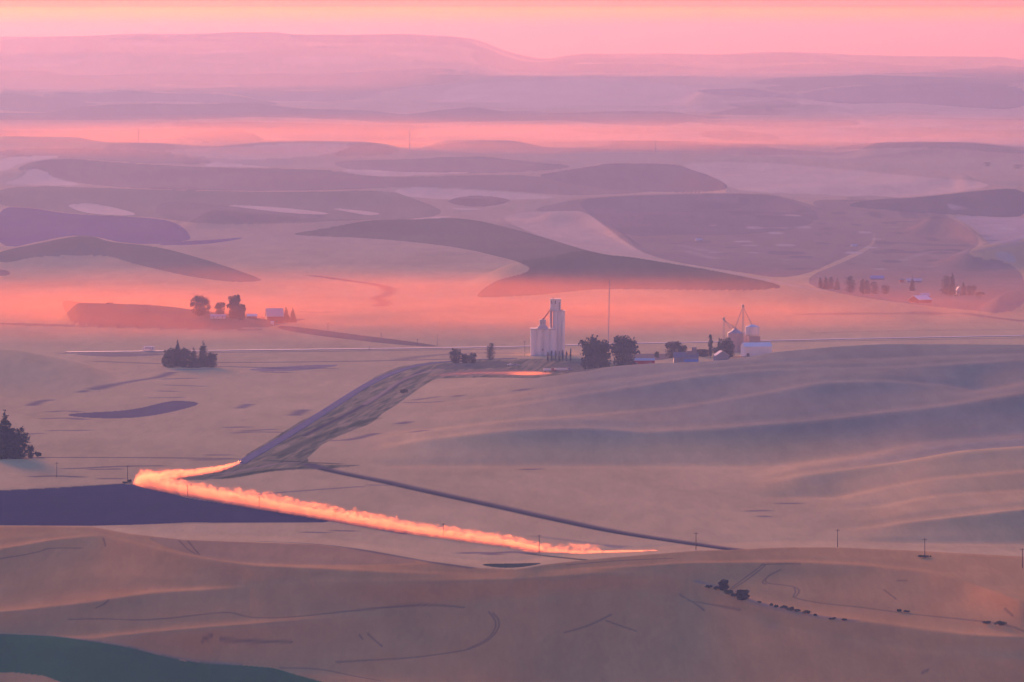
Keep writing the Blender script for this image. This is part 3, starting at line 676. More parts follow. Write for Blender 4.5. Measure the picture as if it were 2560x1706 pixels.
def tree(kind, loc, h, w, label, group=None, seed=0, n=None):
    rs = np.random.default_rng(seed + 100)
    name = {'broad': 'broadleaf_tree', 'conifer': 'conifer_tree', 'column': 'columnar_tree', 'shrub': 'shrub'}[kind]
    root = empty(name, loc, 0, label, 'tree' if kind != 'shrub' else 'shrub', group)
    lobes = []; mb = MB(); r = w / 2; tr = max(.12, h * .016)
    if kind == 'broad':
        mb.tube((0, 0, -.6), (rs.normal() * .02 * h, 0, h * .3), tr * 1.5, tr, 8)
        for k in range(6):
            a = k * 2.1 + rs.random(); e = (math.cos(a) * r * .55, math.sin(a) * r * .55, h * (.5 + .3 * rs.random()))
            mb.tube((0, 0, h * (.18 + .02 * k)), e, tr * .7, tr * .2, 5)
            lobes.append((e[0], e[1], e[2], r * .42, r * .42, h * .17))
        lobes += [(0, 0, h * .44, r * .8, r * .8, h * .38), (0, 0, h * .72, r * .58, r * .58, h * .24), (0, 0, h * .2, r * .85, r * .85, h * .2), (0, 0, h * .08, r * .6, r * .6, h * .1)]
        for k in range(14):
            a = rs.random() * 6.28; z = .05 + .85 * rs.random(); q = math.sqrt(max(0, 1 - ((z - .52) / .5) ** 2)) * .82
            lobes.append((math.cos(a) * r * q, math.sin(a) * r * q, h * z, r * (.16 + .14 * rs.random()), r * .24, h * (.06 + .05 * rs.random())))
        n = n or 3600; sz = max(.3, h * .026); m = M_leaf
    elif kind == 'conifer':
        mb.tube((0, 0, -.6), (0, 0, h * .96), tr * 1.3, tr * .15, 7)
        k_ = 0
        for z in np.linspace(.04, .97, 18):
            q = r * (1 - z) ** .8 * 1.05
            for k in range(5 if z < .8 else 2):
                a = k_ * 2.4 + rs.random(); k_ += 1; L = q * (.75 + .4 * rs.random())
                lobes.append((math.cos(a) * L * .5, math.sin(a) * L * .5, h * z, L * .55 + .15, L * .55 + .15, h * .03 + .15))
                mb.tube((0, 0, h * z), (math.cos(a) * L, math.sin(a) * L, h * z - .1 * L), tr * .2, .03, 4)
        n = n or 3400; sz = max(.28, h * .02); m = M_needle
    elif kind == 'column':
        mb.tube((0, 0, -.6), (0, 0, h * .9), tr * 1.1, tr * .3, 7)
        for z in np.linspace(.1, .95, 13):
            q = r * math.sqrt(max(.05, 1 - ((z - .42) / .62) ** 2)); a = rs.random() * 6.28
            lobes.append((math.cos(a) * r * .15, math.sin(a) * r * .15, h * z, q * (.75 + .35 * rs.random()), q * .9, h * .06))
            mb.tube((0, 0, h * (z - .08)), (math.cos(a) * q * .6, math.sin(a) * q * .6, h * z), tr * .3, .04, 4)
        n = n or 1600; sz = max(.25, h * .02); m = M_leaf
    else:
        for k in range(4): mb.tube((0, 0, -.3), ((rs.random() - .5) * r, (rs.random() - .5) * r, h * .6), .1, .04, 5)
        for k in range(9):
            lobes.append(((rs.random() - .5) * 1.3 * r, (rs.random() - .5) * 1.3 * r, h * (.3 + .3 * rs.random()), r * .42, r * .42, h * .3))
        n = n or 900; sz = max(.16, h * .06); m = M_leaf2
    mb.build('trunk' if kind != 'shrub' else 'stem', M_bark, root)
    v, f = leaves(lobes, n, sz, rs)
    mesh_np('crown' if kind != 'shrub' else 'foliage', v, f, m, root)
    return root

def tree_px(kind, px, top, base, wpx, label, group=None, D=None, seed=0, n=None):
    p = stand(px, D) if D else at(px, base)
    d = math.hypot(p.x, p.y)
    brow = 853 - F * (p.y * sP + (p.z - CAMH) * cP) / (p.y * cP - (p.z - CAMH) * sP)
    return tree(kind, p, max(1.2, (brow - top) * d / F), wpx * d / F, label, group, seed, n)

G1 = "trees standing round the left farm"; 
for i, a in enumerate([
    ('broad', 502, 736, 789, 56, "wide round tree at the left end of the farm in orange dust"),
    ('broad', 550, 753, 790, 30, "smaller round tree behind the low white farmhouse"),
    ('broad', 586, 735, 797, 36, "tallest leafy tree right of the white farmhouse"),
    ('broad', 603, 757, 799, 24, "low leafy tree leaning against the tallest farm tree"),
    ('conifer', 715, 766, 806, 22, "pointed tree touching the red barn's right end"),
    ('conifer', 732, 769, 807, 21, "outermost pointed tree on the right of the red barn")]):
    tree_px(a[0], a[1], a[2], a[3], a[4], a[5], G1, seed=i)
G2 = "dark clump of trees below the highway"
for i, a in enumerate([
    ('broad', 432, 866, 919, 54, "broad rounded tree filling the left of the dark clump below the highway"),
    ('conifer', 444, 848, 916, 26, "tall spire poking from the left half of the dark clump below the highway"),
    ('broad', 416, 889, 917, 26, "low bushy tree at the left edge of the dark clump below the highway"),
    ('broad', 460, 868, 919, 40, "square topped leafy tree in the middle left of the dark clump"),
    ('conifer', 484, 867, 920, 40, "ragged shorter conifer in the gap between the two spires"),
    ('conifer', 508, 850, 918, 44, "tall cone shaped conifer on the right of the dark clump"),
    ('broad', 530, 880, 919, 34, "small round tree at the right end of the dark clump below the highway")]):
    tree_px(a[0], a[1], a[2], a[3], a[4], a[5], G2, seed=20 + i)
G3 = "big trees along the left frame edge"
for i, a in enumerate([
    ('conifer', 12, 1024, 1146, 86, "huge dark conifer cut by the left edge of the view"),
    ('broad', 42, 1066, 1147, 76, "broad dark tree spreading right of the huge conifer"),
    ('broad', 5, 1060, 1148, 60, "leafy tree at the foot of the huge conifer on the frame edge"),
    ('broad', 77, 1110, 1146, 20, "slender small tree right of the broad dark tree at the left edge")]):
    tree_px(a[0], a[1], a[2], a[3], a[4], a[5], G3, seed=40 + i, n=4200 if i < 3 else 1500)
tree_px('shrub', 95, 1127, 1143, 20, "low round shrub at the end of the hedge line on the left", seed=46)
G4 = "trees around the grain elevator and houses"
for i, a in enumerate([
    ('broad', 1139, 870, 909, 34, "airy tree left of two others before the highway", None),
    ('broad', 1163, 884, 909, 24, "low tree in the middle of the trio left of the elevator", None),
    ('broad', 1181, 880, 909, 22, "rightmost low tree of the trio left of the elevator", None),
    ('column', 1227, 857, 901, 27, "upright oval tree alone between trio and elevator", None),
    ('broad', 1482, 832, 0, 72, "big airy tree just right of the grain elevator", 5715),
    ('broad', 1506, 846, 0, 50, "dense tree in front of the radio mast foot", 5740),
    ('broad', 1561, 834, 0, 72, "tallest dense tree right of the radio mast", 5720),
    ('broad', 1684, 850, 0, 54, "round dark tree left of the slate roofed house", 5990),
    ('broad', 1706, 862, 0, 28, "smaller dark tree behind the slate roofed house", 5990),
    ('column', 1776, 836, 0, 13, "slim column shaped tree right of the slate roofed house", 6010),
    ('broad', 1758, 872, 0, 40, "low hedge like tree between slate house and slim column tree", 6020),
    ('conifer', 1798, 844, 0, 20, "pointed conifer between the column tree and the round bin", 6000),
    ('broad', 1818, 842, 0, 46, "dark tree standing in front of the round grain bin", 5990),
    ('broad', 1795, 866, 0, 34, "low dark tree behind the small blue shed", 6000),
    ('shrub', 1642, 876, 0, 12, "thin scrubby tree on the dirt lot behind the red barn", 5990)]):
    tree_px(a[0], a[1], a[2] or 900, a[2] or 900, a[4], a[5], G4, D=a[6], seed=60 + i) if a[6] else tree_px(a[0], a[1], a[2], a[3], a[4], a[5], G4, seed=60 + i)
G5 = "trees in and around the far right farm"
for i, a in enumerate([
    ('column', 2051, 694, 722, 13, "thin leftmost tree of the far right windbreak"),
    ('conifer', 2064, 688, 724, 24, "tall pointed tree second in the far right windbreak"),
    ('column', 2077, 692, 724, 20, "upright tree pressed against the second windbreak tree"),
    ('conifer', 2093, 692, 725, 20, "lone cone shaped tree between windbreak start and the wide tree"),
    ('column', 2126, 690, 735, 33, "wide upright tree standing alone midway along the windbreak"),
    ('column', 2156, 697, 737, 20, "left tree of the pair right of the wide upright tree"),
    ('column', 2168, 700, 737, 22, "right tree of the pair right of the wide upright tree"),
    ('column', 2186, 704, 737, 26, "lower rounded tree closing the windbreak pair group"),
    ('broad', 2214, 710, 736, 26, "small bushy tree between windbreak and the red barn"),
    ('conifer', 2281, 689, 728, 18, "dark spire in front of the long pale blue roof"),
    ('column', 2366, 688, 739, 38, "big block shaped tree left of the white house at far right"),
    ('conifer', 2381, 678, 739, 26, "tallest spire beside the white house at far right"),
    ('conifer', 2408, 701, 739, 20, "dark spire just right of the white house at far right"),
    ('broad', 2426, 710, 739, 34, "hazy low tree at the right end of the far farm"),
    ('shrub', 2450, 728, 740, 26, "low shrubs trailing right from the far farm")]):
    tree_px(a[0], a[1], a[2], a[3], a[4], a[5], G5, seed=90 + i, n=1500)
G6 = "small upright poplars in front of the grain elevator"
for i, (px, tp) in enumerate([(1370, 880), (1379, 876), (1389, 876), (1398, 878), (1407, 875), (1416, 878), (1426.5, 872)]):
    words = ["leftmost", "second from the left", "third from the left", "middle", "third from the right", "second from the right", "rightmost"][i]
    if i == 3: lab = "middle one of the seven small poplars below the grain elevator"
    else: lab = f"{words} of the seven small poplars below the grain elevator"
    tree_px('column', px, tp, 904, 6.5, lab, G6, seed=120 + i, n=700)
G7 = "shrubs along the draw in the near field"
for i, a in enumerate([
    ('broad', 1809, 1448, 1477, 28, "spiky topped dark tree at the head of the near draw"),
    ('broad', 1856, 1473, 1500, 36, "round dark tree at the lower end of the near thicket")]):
    tree_px(a[0], a[1], a[2], a[3], a[4], a[5], "two dark trees on the near hillside", seed=130 + i, n=3000)
for i, a in enumerate([
    (1772, 1461, 1471, 24, "low shrub at the upper tip of the near thicket"), (1790, 1463, 1476, 20, "shrub against the left foot of the spiky topped tree"),
    (1822, 1472, 1487, 26, "shrub between the two dark near trees, upper one"), (1836, 1480, 1493, 22, "shrub between the two dark near trees, lower one"),
    (1899, 1503, 1508, 13, "single small shrub right below the round dark tree"), (1929, 1507, 1515, 10, "tiny shrub, first of two dots before the long shrub patch"),
    (1941, 1511, 1519, 11, "tiny shrub, second of two dots before the long shrub patch"), (1960, 1512, 1523, 22, "highest shrub in the long patch down the draw"),
    (1976, 1514, 1527, 20, "shrub second in the long patch down the draw"), (1995, 1521, 1530, 24, "shrub in the middle of the long patch down the draw"),
    (2015, 1524, 1535, 26, "shrub at the lower end of the long patch down the draw"), (2039, 1535, 1540, 10, "tiny shrub just below the long patch"),
    (2081, 1544, 1549, 18, "flat little shrub halfway down the draw"), (2111, 1547, 1552, 16, "last flat little shrub of the draw line"),
    (2248, 1522, 1530, 12, "small dark shrub on the wheel track left of a bluish one"), (2266, 1525, 1531, 16, "bluish shrub on the wheel track beside a smaller one"),
    (2468, 1551, 1560, 28, "left spreading shrub near the right frame edge"), (2500, 1549, 1565, 34, "tallest spreading shrub near the right frame edge"),
    (2312, 1387, 1395, 40, "low green shrub round the foot of a pole on the hilltop")]):
    tree_px('shrub', a[0], a[1], a[2], a[3], a[4], G7, seed=140 + i)
tree_px('shrub', 325, 1197, 1208, 16, "dark shrub beside the pole at the bend of the dusty road", seed=170)
tree_px('shrub', 312, 1203, 1209, 14, "grey shrub left of the pole at the road bend", seed=171)
tree_px('shrub', 1010, 970, 986, 26, "dark thicket in the rough grass beside the gravel road", seed=172)
tree_px('shrub', 274, 756, 761, 22, "small dark mound of bush on the rise left of the farm", seed=173)
for i, a in enumerate([(1125, 172, 184, 40, "faint far clump of trees on a pink ridge"), (1165, 176, 184, 26, "smaller faint clump beside the far pink ridge trees"), (2468, 404, 416, 24, "hazy pink tree in the far right valley"), (2545, 411, 422, 30, "hazy pink tree cut by the right frame edge"), (515, 352, 358, 30, "faint reddish bush in the far dusty valley")]):
    tree_px('broad', a[0], a[1], a[2], a[3], a[4], seed=180 + i, n=1500)

# ------------------------------------------------------------------ poles
M_wood = mat("pole_wood", (0.09, 0.07, 0.07), .9, .1, .2, 2)
M_steel = mat("galvanised_steel", (0.32, 0.30, 0.33), .5, .4, .1, 1)
def pole(px, top, base, label, group, arm=True, D=None, r=.17, two=False):
    p = stand(px, D) if D else at(px, base); d = math.hypot(p.x, p.y)
    brow = 853 - F * (p.y * sP + (p.z - CAMH) * cP) / (p.y * cP - (p.z - CAMH) * sP)
    h = (brow - top) * d / F
    root = empty("utility_pole", p, 0.25, label, "pole", group)
    MB().tube((0, 0, -.8), (0, 0, h), r, r * .7, 8).build('post', M_wood, root)
    if arm:
        m = MB(); m.box(-1.3, 1.3, r, r + .14, h - .75, h - .55)
        m.build('crossarm', M_wood, root)
        for x in (-1.15, -.6, .6, 1.15): MB().tube((x, r + .07, h - .55), (x, r + .07, h - .32), .06, .04, 6).build('insulator', M_steel, root)
    return root, h
GP = "wooden utility poles along the dusty road"
for a in [(142, 1156, 1194, "pole alone on the plain left of the road bend"), (319, 1164, 1206, "pole at the sharp bend of the dusty road"),
          (469, 1213, 1242, "pole below the bend, first one with dust behind it"), (648, 1241, 1270, "pole over the right tip of the ploughed field, dust behind"),
          (838, 1272, 1299, "pole where the ploughed field ends at the dusty road"), (1108, 1308, 1344, "tall pole in front of the middle of the dust trail"),
          (1348, 1337, 1382, "pole in front of the thin end of the dust trail"), (1740, 1331, 1375, "pole just below the dark creek line"),
          (2094, 1323, 1368, "double armed pole on the crest of the near hill"), (2312, 1346, 1390, "pole rising from the low shrub on the hill"),
          (2556, 1371, 1420, "pole cut by the right frame edge")]:
    pole(a[0], a[1], a[2], a[3], GP, r=.24)
GQ = "small far poles near the highway"
for a in [(819, 807, 829, "far small pole nearest the left farm track"), (953, 832, 848, "far small pole midway between farm and highway"), (1044, 848, 862, "short far pole beside the highway left of the elevator trees"),
          (1093, 836, 866, "taller far pole above the trees left of the elevator"), (923, 866, 876, "tiny pole on the highway verge"), (1312, 853, 890, "pole close to the left side of the grain elevator"),
          (2420, 757, 774, "pole below the far right farm")]:
    pole(a[0], a[1], a[2], a[3], GQ, r=.22)
GR_ = "tall transmission poles on the far ridge"
for a in [(346.5, 320, 359, "tall far transmission pole farthest left against the orange haze"), (671, 323, 353, "faint tall transmission pole second from the left"),
          (1024, 325, 376, "darkest tall transmission pole where the long ridge dips"), (1639, 350, 384, "thin tall transmission pole on the far ridge right of centre")]:
    p = at(a[0], a[2]); d = math.hypot(p.x, p.y); h = (a[2] - a[1]) * d / F
    root = empty("transmission_pole", p, 0, a[3], "pole", GR_)
    MB().tube((0, 0, -3), (0, 0, h), .85, .5, 8).build('post', M_wood, root)
    m = MB()
    for z in (.97, .9, .83): m.tube((-3.4, 0, h * z), (3.4, 0, h * z), .12, .12, 6)
    m.build('crossarm', M_wood, root)
p = stand(1520.5, 6060); d = 6060; b_ = 890; h = (b_ - 706) * d / F
root = empty("radio_mast", p, 0, "very tall thin radio mast rising between the two big trees", "mast")
MB().tube((0, 0, -.5), (1.2, 0, h), .48, .34, 6).build('mast_shaft', M_steel, root)
m = MB()
for k in range(1, 26):
    z = h * k / 26; x = 1.2 * z / h; m.tube((x - .55, 0, z), (x + .55, 0, z), .05, .05, 4)
m.build('rungs', M_steel, root)
MB().tube((1.2, 0, h), (1.25, 0, h + 2.5), .09, .05, 5).build('antenna', M_steel, root)

# ------------------------------------------------------------------ buildings
M_conc = mat("weathered_concrete", (0.68, 0.70, 0.74), .85, .2, .10, .25, stretch=(1, 1, .12))
M_conc2 = mat("patched_concrete", (0.55, 0.53, 0.58), .85, .2, .10, .25, stretch=(1, 1, .12))
M_dark = mat("dark_opening", (0.06, 0.055, 0.08), .6, .3, .1, 1)
M_white = mat("white_paint", (0.76, 0.80, 0.84), .85, .1, .05, .6)
M_roof = mat("grey_metal_roof", (0.42, 0.46, 0.55), .85, .12, .08, .5)
M_slate = mat("slate_shingles", (0.14, 0.16, 0.23), .95, .05, .12, .8)
M_bluew = mat("blue_grey_siding", (0.13, 0.19, 0.30), .8, .2, .1, .8)
M_bluer = mat("blue_metal_roof", (0.12, 0.25, 0.55), .85, .12, .08, .5)
M_red = mat("barn_red", (0.30, 0.05, 0.05), .8, .2, .12, .8)
M_bin = mat("corrugated_steel", (0.36, 0.29, 0.33), .55, .4, .08, .4)
M_bin2 = mat("pale_bin_steel", (0.62, 0.60, 0.66), .5, .4, .06, .4, stretch=(1, 1, .2))
M_trim = mat("white_trim", (0.75, 0.75, 0.78), .6, .3, .04, 1)

DE = 6035.0; s_ = DE / F
org = stand(1369, DE); 
el = empty("grain_elevator", org, 0, "pale concrete grain elevator of tall and low silos with a headhouse on top", "grain elevator")
def ex(px): return (px - 1369) * s_
def ez(py): return (890.5 - py) * s_
for row in (1, 0):
    for k, px in enumerate((1334.5, 1350.5, 1366, 1381)):
        r = 8.6 * s_; y = row * 7.2
        MB().lathe([(r, -.5), (r, ez(825) - .05 * k - .03 * row), (r - .25, ez(825) + .1 - .05 * k - .03 * row)], 28, (ex(px), y)).build('low_silo', M_conc, el, smooth=False)
m = MB(); m.box(ex(1325.6), ex(1389.5), -r - .2, 7.2 + r + .2, ez(825) + .12, ez(821.5)); m.build('silo_deck', M_conc2, el)
hh = MB(); hh.box(ex(1349), ex(1364.5), 0.5, 6.5, ez(821.5) + .01, ez(803)); hh = hh.build('small_headhouse', M_conc2, el)
m = MB(); m.prism([(ex(1348), ez(803) + .01), (ex(1365.5), ez(803) + .01), (ex(1364), ez(800)), (ex(1349.5), ez(800))], .2, 6.8, 'y'); m.build('roof', M_roof, hh)
for q0 in (1352, 1359): MB().box(ex(q0), ex(q0 + 1.5), .42, .5, ez(811), ez(806)).build('window', M_dark, hh)
m = MB(); m.prism([(ex(1342), ez(821.5) + .02), (ex(1371), ez(821.5) + .02), (ex(1364.4), ez(814)), (ex(1349.1), ez(814))], 1.2, 5.8, 'y'); m.build('hopper_skirt', M_conc2, el)
for row in (0, 1):
    for k, px in enumerate((1388, 1397.5, 1407)):
        r = 5.6 * s_; y = 9.5 + 7.5 * row
        MB().lathe([(r, -.5), (r, ez(781) - .04 * k - .03 * row), (r - .2, ez(781) + .1 - .04 * k)], 24, (ex(px), y)).build('tall_silo', M_conc, el)
m = MB(); m.box(ex(1379), ex(1413.5), 9.5 - r - .25, 17 + r + .25, ez(781) + .12, ez(778.5)); m.build('upper_deck', M_conc2, el)
m = MB(); m.box(ex(1374.6), ex(1380.2), 8, 17.6, -.5, ez(772)); m.build('lift_shaft', M_conc2, el)
m = MB(); m.box(ex(1377.6), ex(1379), 7.7, 8, 0, ez(778)); m.build('downspout', M_red, el)
H = MB(); H.box(ex(1375.5), ex(1402.5), 8.6, 18, ez(778.5) + .01, ez(751.5)); H = H.build('headhouse', M_conc, el)
m = MB(); m.box(ex(1375), ex(1403), 8.3, 18.3, ez(751.5) + .01, ez(749.3)); m.build('roof', M_conc2, H)
for px in (1379, 1388.6):
    m = MB(); m.box(ex(px - 1), ex(px + 1), 8.48, 8.6, ez(761), ez(753.5)); m.build('window', M_dark, H)
m = MB(); m.box(ex(1398), ex(1399.2), 8.4, 8.6, ez(777), ez(757)); m.build('ladder_cage', M_dark, H)
for px in (1384, 1393.5): 
    m = MB(); m.box(ex(px - .5), ex(px + .5), 8.3, 8.6, ez(778), ez(752)); m.build('pilaster', M_conc, H)
MB().tube((ex(1383), 12, ez(749.3)), (ex(1383), 12, ez(746)), .35, .3, 8).build('roof_vent', M_dark, H)
for px in (1399, 1404, 1407.5): MB().tube((ex(px), 11, ez(778.5)), (ex(px), 11, ez(775.5)), .4, .3, 8).build('roof_vent', M_dark, el)
m = MB(); m.tube((ex(1358.5), 3.5, ez(799.5)), (ex(1375), 8.4, ez(777)), .42, .42, 6); m.build('conveyor', M_red, el)
m = MB(); m.tube((ex(1357), 3.2, ez(801)), (ex(1357), 3.2, ez(797)), .5, .4, 8); m.build('spout_head', M_dark, el)
m = MB(); m.box(ex(1355), ex(1357.4), -r - .05 - .9, -r + .6, ez(877), ez(873)); m.build('loading_door', M_dark, el)
m = MB(); m.box(ex(1326), ex(1413), -6.4, -4.2, -.5, ez(888.3)); m.build('loading_dock', M_conc2, el)

def gable(name, loc, w, dep, h, rh, rz, wall, roof, label, cat, group=None, over=.35, wins=(), doors=(), chim=False, ridge_y=False):
    """house with its eaves along x (or along y when ridge_y); front faces -y"""
    root = empty(name, loc, rz, label, cat, group)
    m = MB(); x0, x1, y0, y1 = -w / 2, w / 2, -dep / 2, dep / 2
    if ridge_y:
        m.prism([(x0, -.8), (x1, -.8), (x1, h), (0, h + rh), (x0, h)], y0, y1, 'y')
    else:
        m.prism([(y0, -.8), (y1, -.8), (y1, h), (0, h + rh), (y0, h)], x0, x1, 'x')
    m.build('wall', wall, root)
    r = MB(); t = .18
    if ridge_y:
        e = over; k = rh / (w / 2)
        r.prism([(x0 - e, h - e * k + .02), (0, h + rh + .02), (x1 + e, h - e * k + .02), (x1 + e, h - e * k + .02 + t), (0, h + rh + .02 + t), (x0 - e, h - e * k + .02 + t)], y0 - e, y1 + e, 'y')
    else:
        e = over; k = rh / (dep / 2)
        r.prism([(y0 - e, h - e * k + .02), (0, h + rh + .02), (y1 + e, h - e * k + .02), (y1 + e, h - e * k + .02 + t), (0, h + rh + .02 + t), (y0 - e, h - e * k + .02 + t)], x0 - e, x1 + e, 'x')
    ro = r.build('roof', roof, root)
    if chim: c = MB(); c.box(w * .2, w * .2 + .8, -.4, .4, h + rh * .6, h + rh + 1.1); c.build('chimney', M_conc2, ro)
    for (cx, cz, ww, wh) in wins:
        f = MB(); f.box(cx - ww / 2 - .08, cx + ww / 2 + .08, y0 - .07, y0 - .002, cz - .08, cz + wh + .08); f = f.build('window', M_trim, root)
        g = MB(); g.box(cx - ww / 2, cx + ww / 2, y0 - .1, y0 - .072, cz, cz + wh); g.build('pane', M_dark, f)
    for (cx, ww, wh) in doors:
        f = MB(); f.box(cx - ww / 2, cx + ww / 2, y0 - .08, y0 - .002, 0, wh); f.build('door', M_dark, root)
    return root

# round bins, legs and long white shed right of the slate house
DB = 6110.0; sb = DB / F
def bpos(px, D=DB): return stand(px, D)
def zb(row, p): 
    """height above p of a photo row, at that place"""
    d = math.hypot(p.x, p.y); return CAMH - d * math.tan(PITCH + math.atan((row - 853) / F)) - p.z
p = bpos(1838.5); r = 19.3 * sb
b1 = empty("grain_bin", p, 0, "wide pinkish grey grain bin with a cone roof behind dark trees", "grain bin", "steel grain bins")
mb = MB(); ze, za = zb(833, p), zb(821, p)
pr = []
for k in range(24):
    z0 = ze * k / 24; pr += [(r, z0), (r + .05, z0 + ze / 48)]
pr.append((r, ze)); mb.lathe(pr, 40).build('bin_wall', M_bin, b1)
b1r = MB().lathe([(r + .35, ze - .05), (r + .35, ze + .12), (r * .5, ze + (za - ze) * .55), (.9, za)], 40).build('roof', M_bin, b1)
MB().lathe([(.9, za - .3), (.9, za + .5), (.2, za + .8)], 14).build('roof_cap', M_dark, b1r)
p2 = bpos(1864, DB + 18); b2 = empty("grain_bin", p2, 0, "reddish steel bin squeezed between the wide bin and the pale hopper bin", "grain bin", "steel grain bins")
MB().lathe([(11 * sb, -.5), (11 * sb, zb(835, p2)), (10 * sb, zb(833, p2))], 30).build('bin_wall', M_bin, b2)
MB().lathe([(11.5 * sb, zb(835, p2)), (1, zb(829, p2))], 30).build('roof', M_bin, b2)
p3 = bpos(1881, DB + 4); b3 = empty("hopper_bin", p3, 0, "pale square shouldered hopper bin raised on a dark frame", "grain bin", "steel grain bins")
zt_, z1_, zl_ = zb(811, p3), zb(817, p3), zb(839, p3)
m = MB(); m.lathe([(5.5, zl_), (17.3 * sb, zl_ + 1.2), (17.3 * sb, z1_), (17.3 * sb - .1, z1_ + .1)], 28).build('bin_wall', M_bin2, b3)
MB().lathe([(17.8 * sb, z1_), (1.2, zt_)], 28).build('roof', M_bin2, b3)
m = MB(); m.box(-2, 7, -3, 3, -.5, zl_ - .4); m.build('base_shed', M_bin, b3)
for k in range(6):
    a = k * math.pi / 3; MB().tube((5.2 * math.cos(a), 5.2 * math.sin(a), -.5), (5.2 * math.cos(a), 5.2 * math.sin(a), zl_ + .6), .2, .2, 6).build('leg', M_steel, b3)
def leg_tower(px, top, label, spouts):
    p = bpos(px, DB - 9); t = empty("bucket_elevator", p, 0, label, "bucket elevator", "bucket elevators beside the bins")
    z = zb(top, p)
    m = MB(); m.box(-.75, -.25, -.3, .3, -.5, z); m.box(.25, .75, -.3, .3, -.5, z); m.build('leg_casing', M_steel, t)
    m = MB(); m.box(-1.1, 1.1, -.6, .6, z, z + 1.9); m.prism([(-1.1, z + 1.91), (1.1, z + 1.91), (0, z + 2.6)], -.6, .6, 'y'); m.build('head', M_steel, t)
    m = MB(); n = int(z / 2.4)
    for k in range(n): m.tube((-.25, 0, k * 2.4), (.25, 0, k * 2.4 + 1.2), .05, .05, 4)
    m.build('bracing', M_steel, t)
    for (qx, qy) in spouts:
        m = MB(); m.tube((0, 0, z + .4), ((qx - px) * sb, 6, zb(qy, p)), .28, .28, 6); m.build('spout', M_steel, t)
    m = MB(); m.box(-1.5, 1.5, -1, -.7, z * .72, z * .72 + .15); m.build('platform', M_steel, t)
leg_tower(1809, 800, "shorter bucket elevator with sloping spouts left of the wide grain bin", [(1826, 820), (1838, 822)])
leg_tower(1857.5, 768, "tallest bucket elevator mast rising between the grain bins", [(1880, 812), (1838, 822)])
p = bpos(1832, DB - 5); cw = empty("catwalk", p, 0, "short catwalk running from the left spout to the bin's peak", "catwalk")
m = MB(); m.box(-3.2, 3, -.3, .3, zb(820.6, p), zb(820, p)); m.build('deck', M_dark, cw)
m = MB(); [m.tube((x, 0, zb(822, p)), (x, 0, zb(817.5, p)), .05, .05, 4) for x in (-3, -1.5, 0, 1.5, 2.8)]; m.build('rail', M_dark, cw)
p = stand(1891, 6030); w = 72 * 6030 / F
gable("white_shed", p, w, 11, zb(866, p), zb(856.5, p) - zb(866, p), .30, M_white, M_white, "long white metal shed with pale roof right of the grain bins", "shed", doors=[(-w * .38, 2.6, 3.0)])

def house_px(name, px, wpx, base, eave, ridge_, dep, rz, wall, roof, label, cat, D=None, **k):
    p = stand(px, D) if D else at(px, base); sc = math.hypot(p.x, p.y) / F
    h = zb(eave, p); rh = zb(ridge_, p) - h
    wn_ = [(x * wpx * sc, h * .45, 1.1, 1.2) for x in k.pop('w', [])]; dn = [(x * wpx * sc, 1.3, min(2.2, h * .85)) for x in k.pop('d', [])]
    return gable(name, p, wpx * sc, dep, h, rh, rz, wall, roof, label, cat, wins=wn_, doors=dn, **k)
house_px("red_building", 1608, 56, 0, 901, 896.5, 9, .05, M_red, M_roof, "low red building with grey metal roof half hidden by the hill crest", "building", D=5830, w=[-.3, .3], d=[0])
sh = house_px("farmhouse", 1715, 62, 0, 893, 881, 12, 0, M_bluew, M_slate, "long slate roofed farmhouse behind the crest with a taller block", "house", D=5870, w=[-.35, -.1, .2], chim=True)
k_ = 5870 / F
m = MB(); m.box(1 * k_, 26 * k_, -3, 4, 0, zb(877, stand(1715, 5870))); up = m.build('upper_storey', M_slate, sh)
m = MB(); m.box(14 * k_, 26.4 * k_, -2, 3, zb(877, stand(1715, 5870)), zb(868, stand(1715, 5870))); m.build('chimney', M_slate, up)
m = MB(); pz = zb(903, stand(1715, 5870)); m.prism([(-9.5, pz - .1), (-6.05, pz + 1.6), (-6.05, pz + 1.8), (-9.5, pz + .1)], -6 * k_, 30 * k_, 'x'); m.build('porch_roof', M_bluer, sh)
house_px("blue_shed", 1803, 33, 0, 888, 877, 8, .28, M_bluew, M_roof, "small blue gabled shed among dark trees with a pink lit roof edge", "shed", D=5925, ridge_y=True, d=[.25])
m = MB(); p = stand(1850, 6000); fe = empty("board_fence", p, -.1, "low board fence and yard rails left of the long white shed", "fence")
for k in range(10): MB().box(-5 + k * 1.1, -4.85 + k * 1.1, -.08, .08, -.5, 1.5).build('post', M_wood, fe)
m.box(-5.2, 5.2, -.12, -.081, .5, .75); m.box(-5.2, 5.2, -.12, -.081, 1.1, 1.35); m.build('rail', M_wood, fe)
# left farm
house_px("farmhouse", 545, 38, 796, 791, 786, 8, .05, M_white, M_roof, "low white farmhouse under the dusty trees at left", "house", w=[-.3, 0, .3])
house_px("long_shed", 630, 24, 796, 790, 785, 7, .02, M_red, M_white, "low shed with a bright white roof between the farm trees and barn", "shed")
house_px("red_barn", 686, 42, 806, 790, 771, 14, .16, M_red, M_roof, "red barn with a big pale roof in the orange dust", "barn", d=[.1])
house_px("small_shed", 681, 7, 811, 805, 803, 3, .1, M_white, M_white, "tiny white shed in front of the red barn", "shed")
